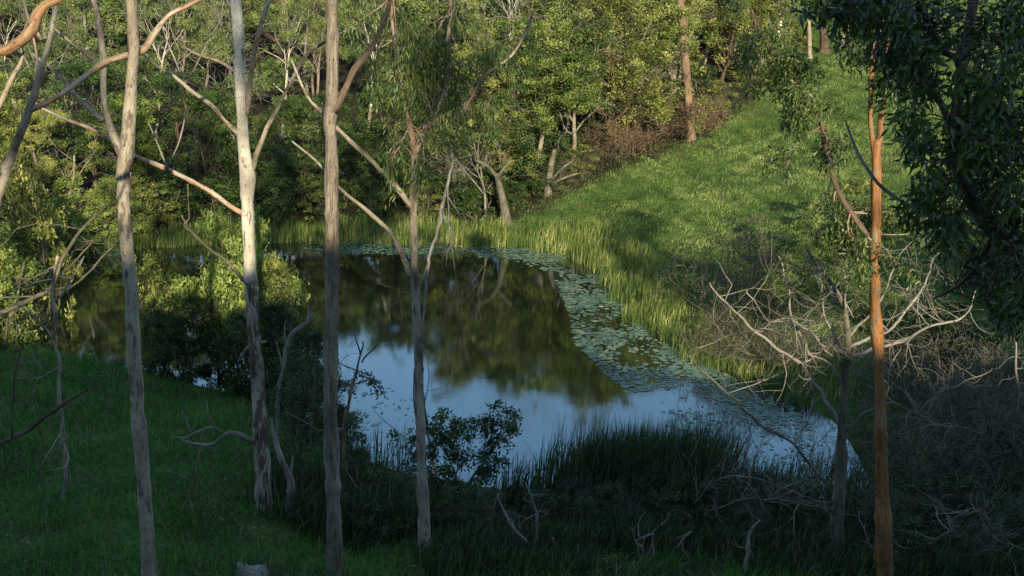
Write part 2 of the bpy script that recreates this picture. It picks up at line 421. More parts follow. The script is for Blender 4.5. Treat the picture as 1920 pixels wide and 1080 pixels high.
# ------------------------------------------------------------------ grass, reeds (uncountable)
def blades(mb, rng, x, y, z, h, w, lean=0.35, seg=1, tint=None, dirl=None):
    N = len(x)
    a = rng.uniform(0, 6.28, N)
    if dirl is not None: a = dirl + rng.normal(size=N) * 0.9
    la = np.abs(rng.normal(size=N)) * lean
    sx, sy = np.cos(a), np.sin(a)
    fa = rng.uniform(0, 3.14, N); wx, wy = np.cos(fa) * w / 2, np.sin(fa) * w / 2
    if seg == 1:
        V = np.stack([np.stack([x - wx, y - wy, z], -1), np.stack([x + wx, y + wy, z], -1),
                      np.stack([x + sx * la * h, y + sy * la * h, z + h], -1)], 1)
        i = np.arange(N)[:, None] * 3
        mb.add(V, None, i + [0, 1, 2], None, np.repeat(tint, 3))
    else:
        m = 0.55; lm = la * 0.35
        V = np.stack([np.stack([x - wx, y - wy, z], -1), np.stack([x + wx, y + wy, z], -1),
                      np.stack([x + wx * .8 + sx * lm * h, y + wy * .8 + sy * lm * h, z + h * m], -1),
                      np.stack([x - wx * .8 + sx * lm * h, y - wy * .8 + sy * lm * h, z + h * m], -1),
                      np.stack([x + sx * la * h, y + sy * la * h, z + h * (1 - 0.25 * la)], -1)], 1)
        i = np.arange(N)[:, None] * 5
        mb.add(V, i + [0, 1, 2, 3], i + [3, 2, 4], None, np.repeat(tint, 5))
def patch(x, y, wl): return np.clip(0.5 + 0.5 * lump(x, y, wl), 0, 1)

r = rng_(11)
# near left slope and foreground
N = 230000; x = r.uniform(-17, 14, N); y = r.uniform(15, 43, N) ; sd = psd(x, y)
dens = np.clip(np.where(x < -3.6, 1.0, np.clip((sd - 4.5) / 3, 0.05, 1)), 0, 1)
dens *= np.clip(0.15 + 1.5 * patch(x, y, 2.6), 0.08, 1)
vis = np.abs(x) < (y * 0.4737 + 4)
dens = np.where((x > -0.8) & (y > 22.6), dens * 0.12, dens); dens = np.where(x > 6.2, dens * .15, dens)
k = (sd > 0.3) & (r.uniform(size=N) < dens) & vis; x, y = x[k], y[k]
z = gz(x, y); h = r.uniform(0.12, 0.36, len(x)) * (0.45 + 0.7 * patch(x + 5, y, 2.3) + 0.9 * patch(x, y + 3, 0.7) ** 2)
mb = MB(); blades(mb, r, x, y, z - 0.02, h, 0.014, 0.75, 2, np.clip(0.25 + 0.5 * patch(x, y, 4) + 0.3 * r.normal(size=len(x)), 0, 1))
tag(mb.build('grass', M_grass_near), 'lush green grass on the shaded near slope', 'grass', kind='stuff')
N = 26000; x = r.uniform(-16, 12, N); y = r.uniform(16, 38, N); k = (psd(x, y) > .5) & (r.uniform(size=N) < patch(x + 2, y, 2.9) ** 2 * 1.3); x, y = x[k], y[k]
mb = MB(); leaves(mb, r, np.stack([x, y, gz(x, y) + r.uniform(0.02, 0.14, len(x))], -1), r.normal(size=(len(x), 3)) * [1, 1, .25], r.uniform(.07, .16, len(x)), .028, np.clip(r.uniform(0, 1, len(x)), 0, 1))
tag(mb.build('leaf_litter', M_litter), 'dry fallen leaves scattered in the grass under the gums', 'leaf litter', kind='stuff')
N = 5000; x = r.uniform(-16, 3, N); y = r.uniform(17, 38, N); k = (psd(x, y) > .8) & (r.uniform(size=N) < patch(x + 4, y, 2.1) ** 2); x, y = x[k], y[k]
mb = MB(); blades(mb, r, x, y, gz(x, y), r.uniform(.3, .7, len(x)), .012, .5, 2, r.uniform(.3, 1, len(x)))
tag(mb.build('dry_grass', M_litter), 'thin dry grass stalks standing among the green near grass', 'dry grass', kind='stuff')
# far right slope
N = 900000; x = r.uniform(-8, 46, N); y = r.uniform(28, 112, N); sd = psd(x, y)
vis = (x < y * 0.47 + 4) & (y < forest_edge(x) + 3.5 * r.uniform(size=N) ** 2) & (sd > 0.2) & ((x > 9) | (y > 44))
dens = np.clip(0.4 + patch(x, y, 4), 0, 1) * np.clip(1.25 - (y - 50) / 80, 0.5, 1)
k = vis & (r.uniform(size=N) < dens); x, y = x[k], y[k]
z = gz(x, y); pt = patch(x * 1.0, y * 0.7, 6); pt2 = patch(x, y, 1.5)
h = r.uniform(0.07, 0.20, len(x)) * (0.5 + 1.1 * pt2)
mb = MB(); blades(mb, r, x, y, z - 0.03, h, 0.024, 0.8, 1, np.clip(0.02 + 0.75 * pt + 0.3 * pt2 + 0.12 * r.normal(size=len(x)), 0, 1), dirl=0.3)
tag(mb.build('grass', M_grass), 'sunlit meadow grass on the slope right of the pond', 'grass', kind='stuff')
# tall reeds around the far and right bank
N = 150000; x = r.uniform(-22, 16, N); y = r.uniform(38, 66, N); sd = psd(x, y)
wid = np.interp(x, [-22, -10, 0, 4, 8, 16], [2.0, 2.8, 3.2, 3.4, 2.6, 1.8])
k = (sd > -0.9 * patch(x, y, 3)) & (sd < wid * (0.4 + 0.8 * patch(x, y, 4))) & ((y > 50) | (x > 4.5)); x, y = x[k], y[k]; sd = sd[k]
z = np.maximum(gz(x, y), -0.3); h = r.uniform(0.35, 1.0, len(x)) * (0.5 + 0.7 * patch(x, y, 2.2))
h = np.where(sd < 0, h * 0.8 + 0.3, h)
mb = MB(); blades(mb, r, x, y, z, h, 0.022, 0.38, 2, np.clip(0.12 + 0.75 * (patch(x, y, 2.3) - .2) + 0.24 * r.normal(size=len(x)), 0, 1), dirl=0.5)
tag(mb.build('reeds', M_reed), 'tall yellow green reeds fringing the far and right bank', 'reeds', kind='stuff')
# dark reeds on the near bank
def reed_clump(r, pxs, n, hmin, hmax, spread, label):
    xx, yy, hh = [], [], []
    for (px, py, wgt) in pxs:
        c = PG(px, py); m = int(n * wgt)
        xx.append(c[0] + r.normal(size=m) * spread); yy.append(c[1] + r.normal(size=m) * spread * 0.7); hh.append(r.uniform(hmin, hmax, m) * r.uniform(.8, 1.1))
    x, y, h = map(np.concatenate, (xx, yy, hh)); z = np.maximum(gz(x, y), -0.2)
    mb = MB(); blades(mb, r, x, y, z, h, 0.032, 0.33, 2, np.clip(0.4 + 0.25 * r.normal(size=len(x)), 0, 1), dirl=0.4)
    tag(mb.build('reeds', M_reed_dark), label, 'reeds', kind='stuff')
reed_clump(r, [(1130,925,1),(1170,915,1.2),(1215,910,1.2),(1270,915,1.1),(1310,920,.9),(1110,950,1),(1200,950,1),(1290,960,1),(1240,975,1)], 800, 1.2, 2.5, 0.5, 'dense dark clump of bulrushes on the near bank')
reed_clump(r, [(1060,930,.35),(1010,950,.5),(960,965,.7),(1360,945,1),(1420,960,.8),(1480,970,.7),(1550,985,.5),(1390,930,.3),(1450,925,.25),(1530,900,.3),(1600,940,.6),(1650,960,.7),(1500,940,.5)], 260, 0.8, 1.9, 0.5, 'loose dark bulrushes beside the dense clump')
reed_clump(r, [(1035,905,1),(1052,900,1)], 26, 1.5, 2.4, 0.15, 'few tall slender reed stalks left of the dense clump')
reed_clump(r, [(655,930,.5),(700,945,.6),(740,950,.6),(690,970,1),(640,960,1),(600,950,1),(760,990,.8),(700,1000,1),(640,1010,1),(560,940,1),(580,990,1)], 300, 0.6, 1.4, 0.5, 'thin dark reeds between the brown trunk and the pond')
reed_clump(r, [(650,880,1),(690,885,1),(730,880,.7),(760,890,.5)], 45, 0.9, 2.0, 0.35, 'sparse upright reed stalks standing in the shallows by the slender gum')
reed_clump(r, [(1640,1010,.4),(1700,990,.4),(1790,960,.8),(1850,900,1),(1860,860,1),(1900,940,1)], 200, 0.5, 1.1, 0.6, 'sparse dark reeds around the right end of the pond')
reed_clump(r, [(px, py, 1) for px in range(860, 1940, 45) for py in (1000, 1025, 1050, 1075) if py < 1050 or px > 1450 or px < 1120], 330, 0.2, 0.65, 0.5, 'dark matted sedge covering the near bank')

# ------------------------------------------------------------------ lily pads
r = rng_(21)
def inpoly(px, py, poly):
    ins = np.zeros(len(px), bool); n = len(poly)
    for i in range(n):
        (ax, ay), (bx, by) = poly[i], poly[(i + 1) % n]
        c = (ay <= py) != (by <= py)
        ins ^= c & (px < ax + (py - ay) / ((by - ay) or 1e-9) * (bx - ax))
    return ins
zones = [([(540,452),(850,457),(1000,465),(1095,484),(1150,520),(1180,580),(1140,600),(1060,560),(1030,520),(960,488),(830,480),(640,476),(560,466)], 8500, .75),
         ([(1030,520),(1180,560),(1240,640),(1350,692),(1480,748),(1540,800),(1500,830),(1400,790),(1300,720),(1170,740),(1120,690),(1065,640),(1060,580)], 8500, .75),
         ([(650,730),(740,720),(900,800),(860,850),(740,870),(660,840)], 170, .6),
         ([(1250,700),(1400,760),(1560,810),(1640,900),(1560,940),(1440,860),(1250,800)], 520, .7),
         ([(110,474),(260,466),(250,485),(120,490)], 260, .8)]
px_, py_ = [], []
pads = []
for poly, n, dn in zones:
    w = np.array([PZ(*p)[:2] for p in poly]); w = w + r.normal(size=w.shape) * .25; lo, hi = w.min(0), w.max(0)
    q = r.uniform(lo, hi, (n * 3, 2)); ok = inpoly(q[:, 0], q[:, 1], [tuple(t) for t in w])
    ok &= r.uniform(size=len(q)) < np.clip(np.where(q[:, 1] < 43, .8, 1) * np.clip(1.5 * patch(q[:, 0] + 3, q[:, 1], 5), .15, 1) * dn * (1.9 * patch(q[:, 0], q[:, 1], 2.6) * (.4 + patch(q[:, 0] + 7, q[:, 1], .9)) - 0.02), 0, 1)
    q = q[ok][:n]; pads.append(q)
pads = np.concatenate(pads); pads = pads[psd(pads[:, 0], pads[:, 1]) < -0.02]
prad = 0.04 + 0.085 * r.uniform(0, 1, len(pads)) ** 1.8; ptint = np.clip(0.45 + 0.25 * r.normal(size=len(pads)), 0, 1)
size = prad / np.linalg.norm(pads, axis=1); order = np.argsort(-size)
def padgeo(rad, n=9):
    th = np.linspace(0.16, 6.12, n); V = np.zeros((n + 1, 3)); V[1:, 0] = np.cos(th) * rad; V[1:, 1] = np.sin(th) * rad
    V[1:, 2] = 0.004 + 0.004 * np.sin(th * 2); V[0, 2] = 0.0
    return V, np.array([[0, i, i + 1] for i in range(1, n)])
for j in range(6):
    V, T = padgeo(1.0); mb = MB(); mb.add(V * [1, 1, 3.0], None, T, None, np.full(len(V), 0.15 + 0.14 * j)); 
    globals().setdefault('padmesh', []).append(mb.mesh('lily_pad', M_pad))
for c, i in enumerate(order[:300]):
    o = bpy.data.objects.new('lily_pad', padmesh[int(ptint[i] * 5.99)]); COL.objects.link(o)
    o.location = (pads[i, 0], pads[i, 1], 0.005 + 0.002 * (c % 5)); s = prad[i]; o.scale = (s, s * .95, s * .8)
    o.rotation_euler = (r.normal() * .03, r.normal() * .03, r.uniform(0, 6.28))
    tag(o, 'round green lily pad floating on the nearer part of the pond', 'lily pad', 'lily pads floating on the pond')
mb = MB()
for c, i in enumerate(order[300:]):
    V, T = padgeo(prad[i], 8); a = r.uniform(0, 6.28); ca, sa = math.cos(a), math.sin(a)
    V = np.stack([V[:, 0] * ca - V[:, 1] * sa, V[:, 0] * sa + V[:, 1] * ca, V[:, 2] * 0.8 + 0.004 + 0.002 * (c % 7) + r.normal() * .02 * V[:, 0]], -1)
    V[:, :2] += pads[i]; mb.add(V, None, T, None, np.full(len(V), ptint[i]))
tag(mb.build('lily_pads', M_pad), 'mat of small lily pads along the far and right bank', 'lily pads', kind='stuff')

# ------------------------------------------------------------------ tree prototypes
HIDE = []
def proto_tree(seed, H, Wd, bark, leaf, name, nl=12000, size=0.14, trunk_r=0.14, lobes=26, droop=0.0, low=0.15, clear=0.25, tb=0.45, pale=False, aspect=0.5, nstem=1):
    """trunk with limbs; crown of many leaf clumps spread over uneven lobes"""
    r = rng_(seed)
    root = thing(name, (0, 0, 0), name, 'tree')
    mb = MB()
    p0 = np.zeros((nstem, 3)); p0[:, 2] = -0.4; p0[:, :2] += r.normal(size=(nstem, 2)) * 0.15 * (nstem > 1)
    d0 = np.tile([[0.0, 0, 1]], (nstem, 1)) + r.normal(size=(nstem, 3)) * (0.10 + 0.15 * (nstem > 1))
    pts, rad = grow(r, p0, d0, np.full(nstem, H * 0.8), np.full(nstem, trunk_r), 9, 0.09, 0.05, 0.7)
    tubes(mb, pts, rad, 8, 0.05, r)
    a = spawn(r, pts, rad, max(3, lobes // (2 * nstem)), clear, 0.95, (0.6, 1.15), (0.28, 0.5), 0.55, 0.5)
    p2, r2 = grow(r, *a, 6, 0.22, 0.08); tubes(mb, p2, r2, 5, 0, r)
    a = spawn(r, p2, r2, 4, 0.3, 1.0, (0.5, 1.0), (0.35, 0.7), 0.55, 0.2)
    p3, r3 = grow(r, *a, 4, 0.3, 0.05); tubes(mb, p3, np.maximum(r3, 0.008), 4, 0, r)
    a = spawn(r, p3, r3, 3, 0.2, 1.0, (0.5, 1.1), (0.4, 0.8), 0.55, 0.0)
    p4, r4 = grow(r, *a, 3, 0.3, 0.0); tubes(mb, p4, np.maximum(r4, 0.006), 3, 0, r)
    mb.build('trunk', bark, root, smooth=True)
    ends = np.concatenate([p3[:, -1], p3[:, 2], p4[:, -1], p4[:, -1]])
    # uneven lobes in an envelope
    th = r.uniform(0, 6.28, lobes * 5); hh = r.uniform(low, 1.0, lobes * 5) ** 0.9
    env = np.interp(hh, [0, 0.25, 0.6, 0.85, 1.0], [0.75, 1.0, 0.95, 0.62, 0.22]) * (0.75 + 0.35 * np.sin(th * 2 + seed) * np.sin(th * 3 + hh * 5))
    rr = Wd * 0.5 * env * np.sqrt(r.uniform(0.25, 1.05, len(th)))
    cc = np.stack([np.cos(th) * rr, np.sin(th) * rr, hh * H], -1)
    cc = cc[r.permutation(len(cc))[:int(lobes * 0.55)]]                        # lobe centres
    lr = Wd * r.uniform(0.10, 0.19, len(cc))
    d = r.normal(size=(len(cc) * 13, 3)); d[:, 2] = np.abs(d[:, 2]) * 1.0 - 0.25; d = nrm(d)
    j = np.repeat(np.arange(len(cc)), 13)
    cc = cc[j] + d * lr[j][:, None] * [1, 1, .8] * r.uniform(.75, 1.05, len(j))[:, None]
    cen = np.concatenate([cc, ends[r.permutation(len(ends))[:len(cc) // 3]]]); cen = cen[cen[:, 2] > H * low * 0.6]
    cen[:, 2] = np.minimum(cen[:, 2], H * 1.0)
    nper = max(20, nl // len(cen))
    mb = MB(); cloud(r, mb, cen, nper, r.uniform(0.4, 1.0, len(cen)) * Wd * 0.072, size, aspect, droop, tb, 0.27, 0.75 + droop * 0.5)
    mb.build('crown', leaf, root)
    root['h'] = H
    return root
def proto_dead(seed, H, name, mat, spread=0.9, r0=0.09, k=(7, 5, 5), nstem=1, wob=0.2, up=0.1, part='branches', minr=0.006, t0=0.25):
    r = rng_(seed); root = thing(name, (0, 0, 0), name, 'tree')
    mb = MB()
    p0 = np.zeros((nstem, 3)); p0[:, 2] = -0.3; p0[:, :2] += r.normal(size=(nstem, 2)) * 0.2 * (nstem > 1)
    d0 = np.tile([[0.0, 0, 1]], (nstem, 1)) + r.normal(size=(nstem, 3)) * [spread, spread, 0.1] * (0.12 if nstem == 1 else 0.9)
    pts, rad = grow(r, p0, d0, np.full(nstem, H), np.full(nstem, r0), 8, wob * 0.6, 0.05, 0.8)
    tubes(mb, pts, np.maximum(rad, minr), 7 if nstem == 1 else 5, 0.03, r); mb.build('trunk' if nstem == 1 else 'stems', mat, root, smooth=True)
    mb = MB()
    p, q = pts, rad
    for lv, kk in enumerate(k):
        a = spawn(r, p, q, kk, t0, 1.0, (0.5, 1.1), (0.35, 0.65), 0.6, 0.3)
        p, q = grow(r, *a, 5 - lv if lv < 3 else 3, wob * 1.3, up * .5)
        tubes(mb, p, np.maximum(q, minr), 4 if lv < 1 else 3, 0, r)
    mb.build(part, mat, root, smooth=True)
    root['h'] = H
    return root

T_dense = [proto_tree(31, 8, 6.5, M_pale, M_leaf_green, 'bushy_tree', 30000, 0.115, lobes=40, low=0.08, tb=.5),
           proto_tree(32, 8, 7.0, M_darkbark, M_leaf_olive, 'bushy_tree', 32000, 0.105, lobes=44, low=0.12, tb=.5),
           proto_tree(33, 8, 5.5, M_pale, M_leaf_olive, 'bushy_tree', 26000, 0.105, lobes=22, low=0.25, tb=.62, nstem=2),
           proto_tree(37, 8, 6.5, M_dead, M_leaf_green, 'bushy_tree', 22000, 0.12, lobes=24, low=0.3, tb=.4, clear=.2),
           proto_tree(40, 8, 6.5, M_darkbark, M_leaf_dark, 'bushy_tree', 20000, 0.12, lobes=30, low=0.12, tb=.55),  # dark leaf colour stands in for shade between the forest crowns
           proto_tree(46, 8, 7.5, M_pale, M_leaf_euc, 'bushy_tree', 20000, 0.16, lobes=18, low=0.35, tb=.5, clear=.3, aspect=.3, droop=.4)]
T_gum = [proto_tree(34, 11, 5.5, M_white, M_leaf_euc, 'gum_tree', 12000, 0.20, 0.15, 20, 0.75, 0.32, 0.35, .5, aspect=0.26),
         proto_tree(35, 11, 6.5, M_fib, M_leaf_euc, 'gum_tree', 12000, 0.20, 0.16, 22, 0.75, 0.38, 0.35, .65, aspect=0.26, nstem=2)]
T_shrub = [proto_tree(36, 3, 3.6, M_twig, M_leaf_lime, 'round_shrub', 9000, 0.10, 0.05, 26, 0.0, 0.0, 0.1, .55, nstem=4),
           proto_tree(38, 3, 3.4, M_twig, M_leaf_dark, 'round_shrub', 8000, 0.11, 0.05, 24, 0.0, 0.0, 0.1, .5, nstem=3),  # understory shade put into the leaf colour
           proto_tree(39, 3, 3.2, M_twig, M_leaf_olive, 'round_shrub', 7000, 0.10, 0.05, 24, 0.1, 0.0, 0.1, .45, nstem=4)]
T_low = [proto_tree(61, 2, 2.6, M_twig, M_leaf_dark, 'low_bush', 6000, 0.085, 0.02, 22, 0.2, 0.0, 0.05, .45, nstem=7),
         proto_tree(62, 2, 3.0, M_twig, M_reed_dark, 'low_bush', 5000, 0.13, 0.02, 20, 0.3, 0.0, 0.05, .5, nstem=9, aspect=.12)]
T_dead = [proto_dead(41, 7, 'dead_tree', M_dead, k=(9, 5, 4), r0=0.10),
          proto_dead(42, 5, 'dead_tree', M_dead, k=(8, 6, 4), r0=0.09, nstem=3, spread=.8)]
T_thicket = [proto_dead(43, 2.2, 'twig_thicket', M_redtwig, k=(5, 4, 3), r0=0.025, nstem=26, spread=1.2, wob=.3, minr=.009, part='twigs'),
             proto_dead(44, 2.0, 'twig_thicket', M_twig, k=(4, 4, 3), r0=0.02, nstem=16, spread=1.1, wob=.3, minr=.006, part='twigs')]
USED = set()
def place(proto, x, y, H, rz, label, group, wide=1.0, cat=None, dz=0.0):
    s = H / proto['h']; loc = (x, y, gz1(x, y) + dz)
    if proto.name not in USED:
        USED.add(proto.name); o = proto; o.location = loc; o.rotation_euler = (0, 0, rz); o.scale = (s * wide, s * wide, s); o['label'] = label; o['group'] = group
    else: o = copy_tree(proto, loc, rz, (s * wide, s * wide, s), label, group)
    if cat: o['category'] = cat
    return o
def at(px, Yd): return (px - 960) / F * (Yd * CP + (CAM_Z - 2) * SP)
ORD = ['first', 'second', 'third', 'fourth', 'fifth', 'sixth', 'seventh', 'eighth', 'ninth', 'tenth', 'eleventh', 'twelfth', 'thirteenth',
       'fourteenth', 'fifteenth', 'sixteenth', 'seventeenth', 'eighteenth', 'nineteenth', 'twentieth'] + ['twenty-%s' % s for s in ('first', 'second', 'third', 'fourth', 'fifth', 'sixth', 'seventh', 'eighth', 'ninth')] + ['thirtieth'] + ['thirty-%s' % s for s in ('first', 'second', 'third', 'fourth', 'fifth', 'sixth', 'seventh', 'eighth', 'ninth')] + ['fortieth'] + ['forty-%s' % s for s in ('first', 'second', 'third', 'fourth', 'fifth', 'sixth', 'seventh', 'eighth', 'ninth')]
r = rng_(55)
# front row on the far bank: px, Y, height, proto
front = [(-60,60,7,1),(20,62,7.5,0),(95,60,6.5,2),(170,64,8,4),(250,62,7,3),(330,65,7.4,4),(410,64,6.6,4),(480,66,7,5),(560,65,6.0,4),(640,66,6.0,4),(720,66,6.4,4),
         (800,66,7.2,5),(875,66,8.4,1),(930,65.5,8.4,4),(1010,67,9.4,0),(1075,69.5,10.2,5),(1140,72,10.8,1),(1195,76,11,0),(1245,80,11,2),(1340,81,9.5,1),(1395,84,9,2),(1230,88,12,3)]
kinds = ['dense green', 'broad olive', 'twin stemmed olive', 'open mid green', 'shade-darkened green', 'open grey green']
for i, (px, Yd, H, k) in enumerate(sorted(front)):
    place(T_dense[k], at(px, Yd), Yd, H, r.uniform(0, 6.28), '%s tree, %s from the left in the front row beyond the pond' % (kinds[k], ORD[i]), 'front row of trees on the far bank', r.uniform(.85, 1.15))
gums = [(60,72,9.5),(150,71,9.5),(290,74,9.5),(370,76,10),(530,76,8.5),(590,79,9.2),(690,78,8.8),(870,76,9.5),(960,78,10.5),(1120,84,12),(1310,88,12),(1370,90,12),(1450,97,12),(1490,104,13)]
for i, (px, Yd, H) in enumerate(gums):
    place(T_gum[i % 2], at(px, Yd), Yd, H, r.uniform(0, 6.28), '%s gum with hanging leaves, %s from the left behind the front row' % (('pale trunked', 'brown trunked')[i % 2], ORD[i]), 'gum trees behind the front row', r.uniform(.85, 1.1))
i = 0
for px in range(-80, 1420, 88):
    Yd = 84 + (i * 37 % 11); k = (i * 7) % 6
    place(T_dense[k], at(px, Yd), Yd, (8.0 if px < 850 else 9.5) + (i * 5 % 4) * (.5 if px < 850 else 1), r.uniform(0, 6.28), '%s tree, %s from the left in the second row up the far hill' % (kinds[k], ORD[i]), 'second row of trees up the far hill', 1.1); i += 1
i = 0
for px in range(-60, 2100, 105):
    Yd = 104 + (i * 29 % 13); k = (i * 5 + 1) % 6
    place(T_dense[k], at(px, Yd), Yd, (9 if px < 850 else 11) + (i * 5 % 5) * (.5 if px < 850 else 1), r.uniform(0, 6.28), '%s tree, %s from the left along the hilltop' % (kinds[k], ORD[i]), 'trees along the hilltop', 1.15); i += 1
i = 0
for px in range(-60, 2100, 110):
    Yd = 128 + (i * 29 % 13); k = (i * 5 + 1) % 4
    place(T_dense[k], at(px, Yd), Yd, (8 if px < 850 else 10) + (i * 5 % 5) * .5, r.uniform(0, 6.28), '%s tree, %s from the left in the farthest row' % (kinds[k], ORD[i]), 'farthest trees behind the hill', 1.2); i += 1
# dead and bare trees in the forest
for i, (px, Yd, H, k) in enumerate([(110,68,8.5,0),(372,71,9,0),(455,77,8.5,0),(585,80,9,0),(905,64,5,1),(1000,74,9.5,0),(1060,76,10.5,0),(1150,78,9,1),(960,79,10,0),(1420,86,10,0)]):
    place(T_dead[k], at(px, Yd), Yd, H, r.uniform(0, 6.28), 'bare %s dead tree, %s from the left among the far forest' % (('single stemmed', 'low forked')[k], ORD[i]), 'dead trees in the far forest', 1.1)
# undergrowth along the forest edge
under = [(880,63.5,1.6,1),(915,64.5,2.4,1),(960,64.5,1.5,1),(985,67,2.6,1),(1020,68.5,2.8,1),(1055,70,2.4,1),(1110,72.5,2.4,1),(1150,75,2.8,1),(1200,77,2.4,2),(1250,79,2.4,1),(640,65.5,2.6,1),(750,65.5,2.8,1),(820,66,2.6,1),(560,65,3.0,1),(470,64.5,3,1),(400,64,3,1),(320,63,3,1),(1310,81,2.4,1),(1480,92,2.2,2),(1530,96,2.0,0),(1600,99,2.2,0),(1660,100,2.2,2),(520,63,2.5,1),(600,63,2.2,2),(700,64,2.2,1),(790,64,2,2),(860,64,2.4,1),(30,59,3,0),(110,58,3,0),(200,60,3.2,0),(260,61,3,2),(1000,66,2,1),(1090,69,1.8,2),(1400,82,2.4,2),(1440,86,2.6,0),(1340,78,2.2,2)]
for i, (px, Yd, H, k) in enumerate(sorted(under)):
    place(T_shrub[k], at(px, Yd), Yd, H, r.uniform(0, 6.28), '%s shrub, %s from the left along the far forest edge' % (('yellow green', 'deep green', 'olive')[k], ORD[i]), 'shrubs along the forest edge', 1.2, 'shrub')
for i, (px, Yd, H, k) in enumerate([(1130,71.5,1.8,1),(1180,72.5,2.2,0),(1225,74,1.8,1),(1262,75.5,2.4,0),(1300,77,1.6,0),(1345,79,1.5,1),(1080,69,1.6,1),(1030,67,1.6,1)]):
    place(T_thicket[k], at(px, Yd), Yd, H, r.uniform(0, 6.28), '%s dry twig thicket, %s from the left under the trees by the grass' % (('russet', 'grey')[k], ORD[i]), 'dry thickets along the grass edge', 1.2, 'thicket')
# nearer left: leafy shrubs on the near-left bank and the sunlit clump over the pond
nl = [(410,42.5,6.6,0,.6),(475,42,6.7,0,.5),(520,41.5,5.4,2,.5),(300,42,4.8,2,.5),(540,41,3.2,1,1.0),(330,41,3.4,1,.9),(560,38.5,3.0,1,.9),(590,36.5,2.6,1,1.0),(480,39.5,3.6,1,.8),
      (15,46,8.0,2,.5),(75,48,7.0,2,.45),(-40,43,7.0,0,.7),(150,60,3.5,0,1.2),(560,34,2.6,1,.9),(640,33,1.8,1,1.0)]
for i, (px, Yd, H, k, wd) in enumerate(sorted(nl)):
    place(T_shrub[k], at(px, Yd), Yd, H, r.uniform(0, 6.28), '%s leafy shrub, %s from the left along the near left bank' % (('sunlit yellow green', 'dark green', 'olive')[k], ORD[i]), 'shrubs along the near left bank', wd, 'shrub', -0.15)
for i, (px, Yd, H, k) in enumerate([(640,24.5,1.0,1),(720,24,1.0,1),(760,25.5,1.3,2),(850,25,1.1,1),(930,24.6,1.0,2),(1010,25,1.0,1),(1090,24.5,.9,1),(1170,25.2,1.1,2),(1260,24.6,1.0,1),(1340,25,1.1,1),(1420,24.4,1.0,2),(1500,25,1.2,1),(1545,23.5,1.0,1),(1640,24.2,1.3,2),(1720,24.5,1.3,1),(1800,24.5,1.4,1),(1880,24,1.4,2),(1760,27.5,1.6,1),(1850,28.5,1.8,1),(1920,27,1.8,1),(1700,22.6,1.0,1),(1820,22.4,1.0,2)]):
    place(T_low[k - 1], at(px, Yd), Yd, H, r.uniform(0, 6.28), 'dark leafy low bush, %s from the left in the undergrowth under the bulrushes' % ORD[i], 'low bushes in the near bank undergrowth', 1.3, 'shrub', -0.1)
# right bank scrub
rb = [(1440,47,1.6,0,1.2),(1500,47.5,2.2,0,1.1),(1330,44.5,1.1,0,1.3),(1640,44,1.8,0,1.2),(1720,41,2.0,1,1.2),(1780,40,2.2,1,1.2),(1545,50,3.0,0,1.0),(1600,53,3,2,1.0),(1460,45,1.4,2,1.2),(1380,44,1.2,2,1.2),(1850,46,3.6,0,1.0),(1900,43,3.4,1,1.0),(1800,50,3,0,1)]
for i, (px, Yd, H, k, wd) in enumerate(sorted(rb)):
    place(T_shrub[k], at(px, Yd), Yd, H, r.uniform(0, 6.28), '%s scrub bush, %s from the left on the right bank slope' % (('yellow green', 'dark green', 'olive')[k], ORD[i]), 'bushes on the right bank slope', wd, 'shrub', -0.1)
tw = [(1350,43,1.5,1),(1420,41.5,1.7,1),(1500,41,1.8,1),(1400,46,3.2,1),(1690,38,1.8,1),(1760,36,2.2,1),(1840,34,3.2,1),(1900,31,3.2,1),(1800,29,2.8,1),(1880,27,2.8,1),(1740,25.5,1.8,1),(1350,25.5,1.2,1),(1220,25.5,1.0,1),(1080,25.5,1.0,1)]
for i, (px, Yd, H, k) in enumerate(sorted(tw)):
    place(T_thicket[k], at(px, Yd), Yd, H, r.uniform(0, 6.28), 'tangle of bare grey twigs, %s from the left round the near and right bank' % ORD[i], 'bare twig tangles round the pond', 1.0, 'thicket')

# shade: the trees on the ridge behind the camera, whose shadow covers the foreground
i = 0
for u in list(np.arange(-34, 8, 2.6)) + list(np.arange(27, 46, 2.6)):
    yb = -RIDGE - 1.5 + r.uniform(-1, 1); x = u - yb * TS
    place(T_shrub[i % 3], x, yb, r.uniform(1.0, 1.7), r.uniform(0, 6.28), '%s shrub, %s along the ridge behind the viewpoint' % (('yellow green', 'deep green', 'olive')[i % 3], ORD[min(i, 29)]), 'shrubs on the ridge behind the viewpoint', 1.2, 'shrub'); i += 1
for i, (u, hh) in enumerate([(19.9,10.5),(22.8,8.5),(28,4.5),(32,6),(36,6),(17.9,9.5),(3.4,10.5),(6.4,11.5),(-3.5,14.5),(0.2,14),(-15,10),(8.2,9),(-6.5,14),(-12,13),(5.0,11.0),(19.0,8.5),(24.2,7.5)]):  # unseen; some match the slope streaks, others added to darken the far forest
    yb = -RIDGE - 3 - (i * 3 % 5); x = u - yb * TS
    place(T_gum[i % 2], x, yb, hh, r.uniform(0, 6.28), 'unseen shade-casting gum tree, %s along the ridge behind the viewpoint' % ORD[i], 'unseen shade-casting gums on the ridge behind the viewpoint', .6, dz=-.5)

